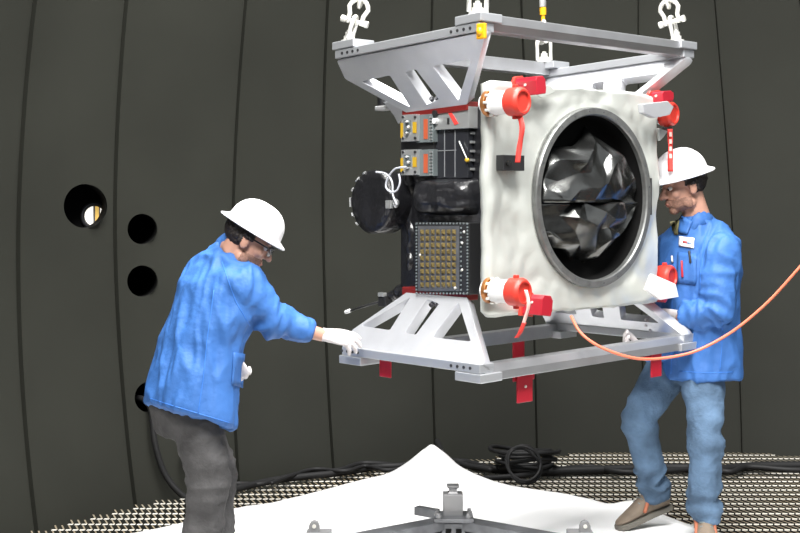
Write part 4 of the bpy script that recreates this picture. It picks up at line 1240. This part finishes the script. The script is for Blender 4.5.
# safety glasses
bm = BM()
at = lambda a, b, d: H1['c'] + H1['x']*a + H1['y']*b + H1['z']*d
for s in (-1, 1): add_tube(bm, [at(s*.083, -.0, .012), at(s*.078, .06, .010), at(s*.062, .092, .008)], .0032, 8)
add_tube(bm, spline([at(-.062, .094, .014), at(-.03, .108, .014), at(0, .110, .012), at(.03, .108, .014), at(.062, .094, .014)], 4), .0035, 8)
gl = obj('safety_glasses', bm, M['black'], W1, smooth=True)
bm = BM(); pts = spline([at(-.062, .096, -.005), at(-.03, .110, -.006), at(0, .113, -.004), at(.03, .110, -.006), at(.062, .096, -.005)], 4)
rows = [(bm.verts.new(p - H1['z']*.016), bm.verts.new(p + H1['z']*.018)) for p in pts]
for a_, b_ in zip(rows, rows[1:]): bm.faces.new((a_[0], b_[0], b_[1], a_[1]))
o = obj('lens', bm, M['lens'], gl, smooth=True); md = o.modifiers.new('thick', 'SOLIDIFY'); md.thickness = .002
# rear vent flap of the coat
# ---- standing worker at the right
f2 = V((-.72, -.69, 0)).normalized(); rt2 = V((f2.y, -f2.x, 0))
hx, hy, hz = basis((-.97, -.22, 0), math.radians(14))
H2 = dict(c=P(683, 185, 5.95), x=hx, y=hy, z=hz)
T2 = [(P(698, 376, 5.98), rt2, .208, .165), (P(698, 345, 5.98), rt2, .205, .16), (P(698, 310, 5.98), rt2, .195, .148), (P(698, 270, 5.98), rt2, .212, .145), (P(698, 241, 5.98), rt2, .205, .115), (P(697, 227, 5.98), rt2, .14, .09), (P(696, 215, 5.97), rt2, .07, .065)]
shL2, elL2, wrL2 = P(722, 252, 5.84), P(717, 312, 5.78), P(680, 317, 5.86)
shR2, elR2, wrR2 = P(672, 250, 6.08), P(684, 342, 6.06), P(646, 353, 5.78)
rB = (.088, .068, .050)
legL2 = (P(702, 365, 5.92), P(706, 438, 5.84), P(704, 520, 5.88), P(703, 540, 5.7))
legR2 = (P(672, 362, 6.05), P(638, 418, 5.98), P(656, 496, 6.12), P(620, 524, 6.08))
handL2 = (wrL2, V((-.75, .55, -.12)), V((-.6, -.72, -.2)), True, (.35, .5, .4), (.6, .7, .3))
handR2 = (wrR2, V((-.85, -.28, .28)), V((.1, -.5, .8)), False, (.5, .6, .4), (.6, .7, .3))
g2 = V((1.40, 5.95, 0))
sh1h, sh1t = P(671, 508, 6.16), P(617, 531, 6.06)
W2, coat2, _ = person('worker in white hard hat standing upright at right in blue jeans and blue coat', g2, H2, T2, [(shL2, elL2, wrL2, rB), (shR2, elR2, wrR2, (.088, .055, .038))], [legL2, legR2], [handL2, handR2], 1.06,
       dict(pelvis=[(P(694, 384, 5.98), rt2, .13, .11), (P(697, 360, 5.98), rt2, .17, .13), (P(699, 340, 5.98), rt2, .165, .12)], r=[(.10, .076, .066), (.104, .078, .062)], mat='bluejean'),
       shoes=[floor_shoe(legL2[2], (-.12, -1)), (sh1h, sh1t, V((-.35, -.1, .9)))], seed=5,
       wr=[(P(700, 345, 5.85), .3, V((.4, 0, .9)), .005, .12)])
def coat_line(pts, coat, name='seam', r=.0022, m='coat_in', n=10):
    q = []
    for (u0, v0), (u1, v1) in zip(pts, pts[1:]):
        for k in range(n): q.append((u0+(u1-u0)*k/n, v0+(v1-v0)*k/n))
    q.append(pts[-1])
    c = [on_coat(u, v, coat) for u, v in q]
    pp = [p for p, nn in c if (coat.matrix_world.inverted() @ p).length < 3 and nn.y < .3]
    if len(pp) > 3:
        bm = BM(); add_tube(bm, pp, r, 6); obj(name, bm, M[m], coat, smooth=True)
# badge, pocket, pens, shirt at the open neck
def on_coat(u, v, coat):       # where the sight line through a pixel meets the coat
    dg = bpy.context.evaluated_depsgraph_get(); dg.update()
    a = V((0, 0, EYE)); d = (P(u, v, 6.0) - a).normalized()
    inv = coat.matrix_world.inverted()
    ok, loc, nrm, idx = coat.ray_cast(inv @ a, (inv.to_3x3() @ d))
    return (coat.matrix_world @ loc, nrm) if ok else (P(u, v, 5.84), V((0, -1, 0)))
def cloth_patch(name, quad, coat, m, off=.004, n=6, parent=None, thick=.003):
    bm = BM(); g = []
    for i in range(n+1):
        r = []
        for j in range(n+1):
            s, t = i/n, j/n
            u = (quad[0][0]*(1-s)+quad[1][0]*s)*(1-t) + (quad[3][0]*(1-s)+quad[2][0]*s)*t
            v = (quad[0][1]*(1-s)+quad[1][1]*s)*(1-t) + (quad[3][1]*(1-s)+quad[2][1]*s)*t
            p, nn = on_coat(u, v, coat); r.append(bm.verts.new(p + nn*off))
        g.append(r)
    for i in range(n):
        for j in range(n): bm.faces.new((g[i][j], g[i+1][j], g[i+1][j+1], g[i][j+1]))
    o = obj(name, bm, m, parent or coat, smooth=True)
    md = o.modifiers.new('thick', 'SOLIDIFY'); md.thickness = thick; md.offset = 0
    return o
bpy.context.view_layer.update()
pk = cloth_patch('chest_pocket', [(678, 252), (697, 254), (696, 285), (677, 283)], coat2, M['coat'], .004)
cloth_patch('shirt', [(670, 222), (681, 220), (678.5, 235), (675, 235)], coat2, M['shirt'], .004, 5, W2)
cloth_patch('lapel', [(682, 216), (693, 222), (688, 235), (679.5, 233)], coat2, M['coat'], .009, 5, coat2, .004)
bd = cloth_patch('name_badge', [(680, 236.5), (695, 238.5), (694, 248.5), (679.5, 246)], coat2, M['tagw'], .006)
cloth_patch('badge_mark', [(684, 241), (688, 241.5), (688, 243.5), (684, 243)], coat2, M['badge_r'], .009, 2, W2)
cloth_patch('badge_mark', [(688.5, 242), (692, 242.5), (692, 244.5), (688.5, 244)], coat2, M['badge_b'], .009, 2, W2)
for u, v0, v1, mm in ((690.5, 252, 262, 'black'), (683, 262, 276, 'redbox'), (673.5, 257, 262, 'silver')):
    p0, n0 = on_coat(u, v0, coat2); p1, n1 = on_coat(u, v1, coat2)
    bm = BM(); add_tube(bm, [p0 + n0*.010, p1 + n1*.010], .0055, 8, dome=True); obj('pen', bm, M[mm], coat2, smooth=True)
bpy.context.view_layer.update()
cloth_patch('hip_pocket', [(233, 352), (245, 354), (243, 388), (231, 384)], coat1, M['coat'], .004)

bpy.context.view_layer.update()
coat_line([(222, 262), (228, 280), (236, 302), (250, 326)], coat1)
coat_line([(214, 290), (207, 340), (203, 380), (198, 414)], coat1)
coat_line([(149, 398), (170, 405), (200, 414), (230, 423)], coat1)
coat_line([(706, 236), (701, 262), (700, 290)], coat2)
coat_line([(672, 300), (672, 340), (671, 374)], coat2)
coat_line([(680, 371), (705, 373), (733, 372)], coat2)
coat_line([(722, 320), (722, 345), (720, 370)], coat2)

# ================================================================ LIGHT, CAMERA
def area(name, loc, target, size, e, col=(1, 1, 1)):
    l = bpy.data.lights.new(name, 'AREA'); l.shape = 'DISK'; l.size = size; l.energy = e; l.color = col
    o = bpy.data.objects.new(name, l); COL.objects.link(o); o.location = loc
    o.rotation_euler = (V(target) - V(loc)).to_track_quat('-Z', 'Y').to_euler()
    return o
area('unseen_lamp', (-.7, 1.4, 5.4), (.2, 6, .6), 2.0, 480, (1, .985, .96))  # unseen lamp for the light falling from above and in front
area('unseen_lamp', (1.4, 3.0, 5.8), (.6, 6, .3), 1.8, 320, (1, .985, .96))  # unseen lamp, high on the right
area('unseen_lamp', (.2, 5.6, 6.4), (.2, 6.2, 0), 3.0, 640, (1, .985, .96))  # unseen lamp added overhead to bring the sheet up to white
w = bpy.data.worlds.new('room'); SC.world = w; w.use_nodes = True
nt = w.node_tree; bg = nt.nodes['Background']
tc = nt.nodes.new('ShaderNodeTexCoord'); sp = nt.nodes.new('ShaderNodeSeparateXYZ'); rp = nt.nodes.new('ShaderNodeValToRGB')
mr = nt.nodes.new('ShaderNodeMapRange'); mr.inputs['From Min'].default_value = -1
nt.links.new(tc.outputs['Generated'], sp.inputs[0]); nt.links.new(sp.outputs['Z'], mr.inputs['Value']); nt.links.new(mr.outputs['Result'], rp.inputs['Fac'])
el = rp.color_ramp.elements
el[0].position = .40; el[0].color = (.20, .20, .20, 1); el[1].position = .62; el[1].color = (.75, .78, .80, 1)
nz = nt.nodes.new('ShaderNodeTexNoise'); nz.inputs['Scale'].default_value = 2.2; nz.inputs['Detail'].default_value = 1
nr = nt.nodes.new('ShaderNodeValToRGB'); nr.color_ramp.elements[0].position = .42; nr.color_ramp.elements[0].color = (.35, .35, .35, 1); nr.color_ramp.elements[1].position = .60; nr.color_ramp.elements[1].color = (1.7, 1.7, 1.7, 1)
mx = nt.nodes.new('ShaderNodeMix'); mx.data_type = 'RGBA'; mx.blend_type = 'MULTIPLY'; mx.inputs['Factor'].default_value = 1
nt.links.new(tc.outputs['Generated'], nz.inputs['Vector']); nt.links.new(nz.outputs['Fac'], nr.inputs['Fac'])
nt.links.new(rp.outputs['Color'], mx.inputs['A']); nt.links.new(nr.outputs['Color'], mx.inputs['B']); nt.links.new(mx.outputs['Result'], bg.inputs[0]); bg.inputs[1].default_value = .68

cam = bpy.data.cameras.new('camera'); co = bpy.data.objects.new('camera', cam); COL.objects.link(co)
co.location = (0, 0, EYE); co.rotation_euler = (PI/2, 0, 0)
cam.sensor_fit = 'HORIZONTAL'; cam.sensor_width = 36; cam.lens = F/800*36
cam.shift_y = -(266.5-HV)/800
cam.clip_end = 100
SC.camera = co
vs = SC.view_settings
SC.display_settings.display_device = 'sRGB'
vs.view_transform = 'Standard'; vs.look = 'None'; vs.exposure = .3; vs.gamma = 1; vs.use_curve_mapping = False
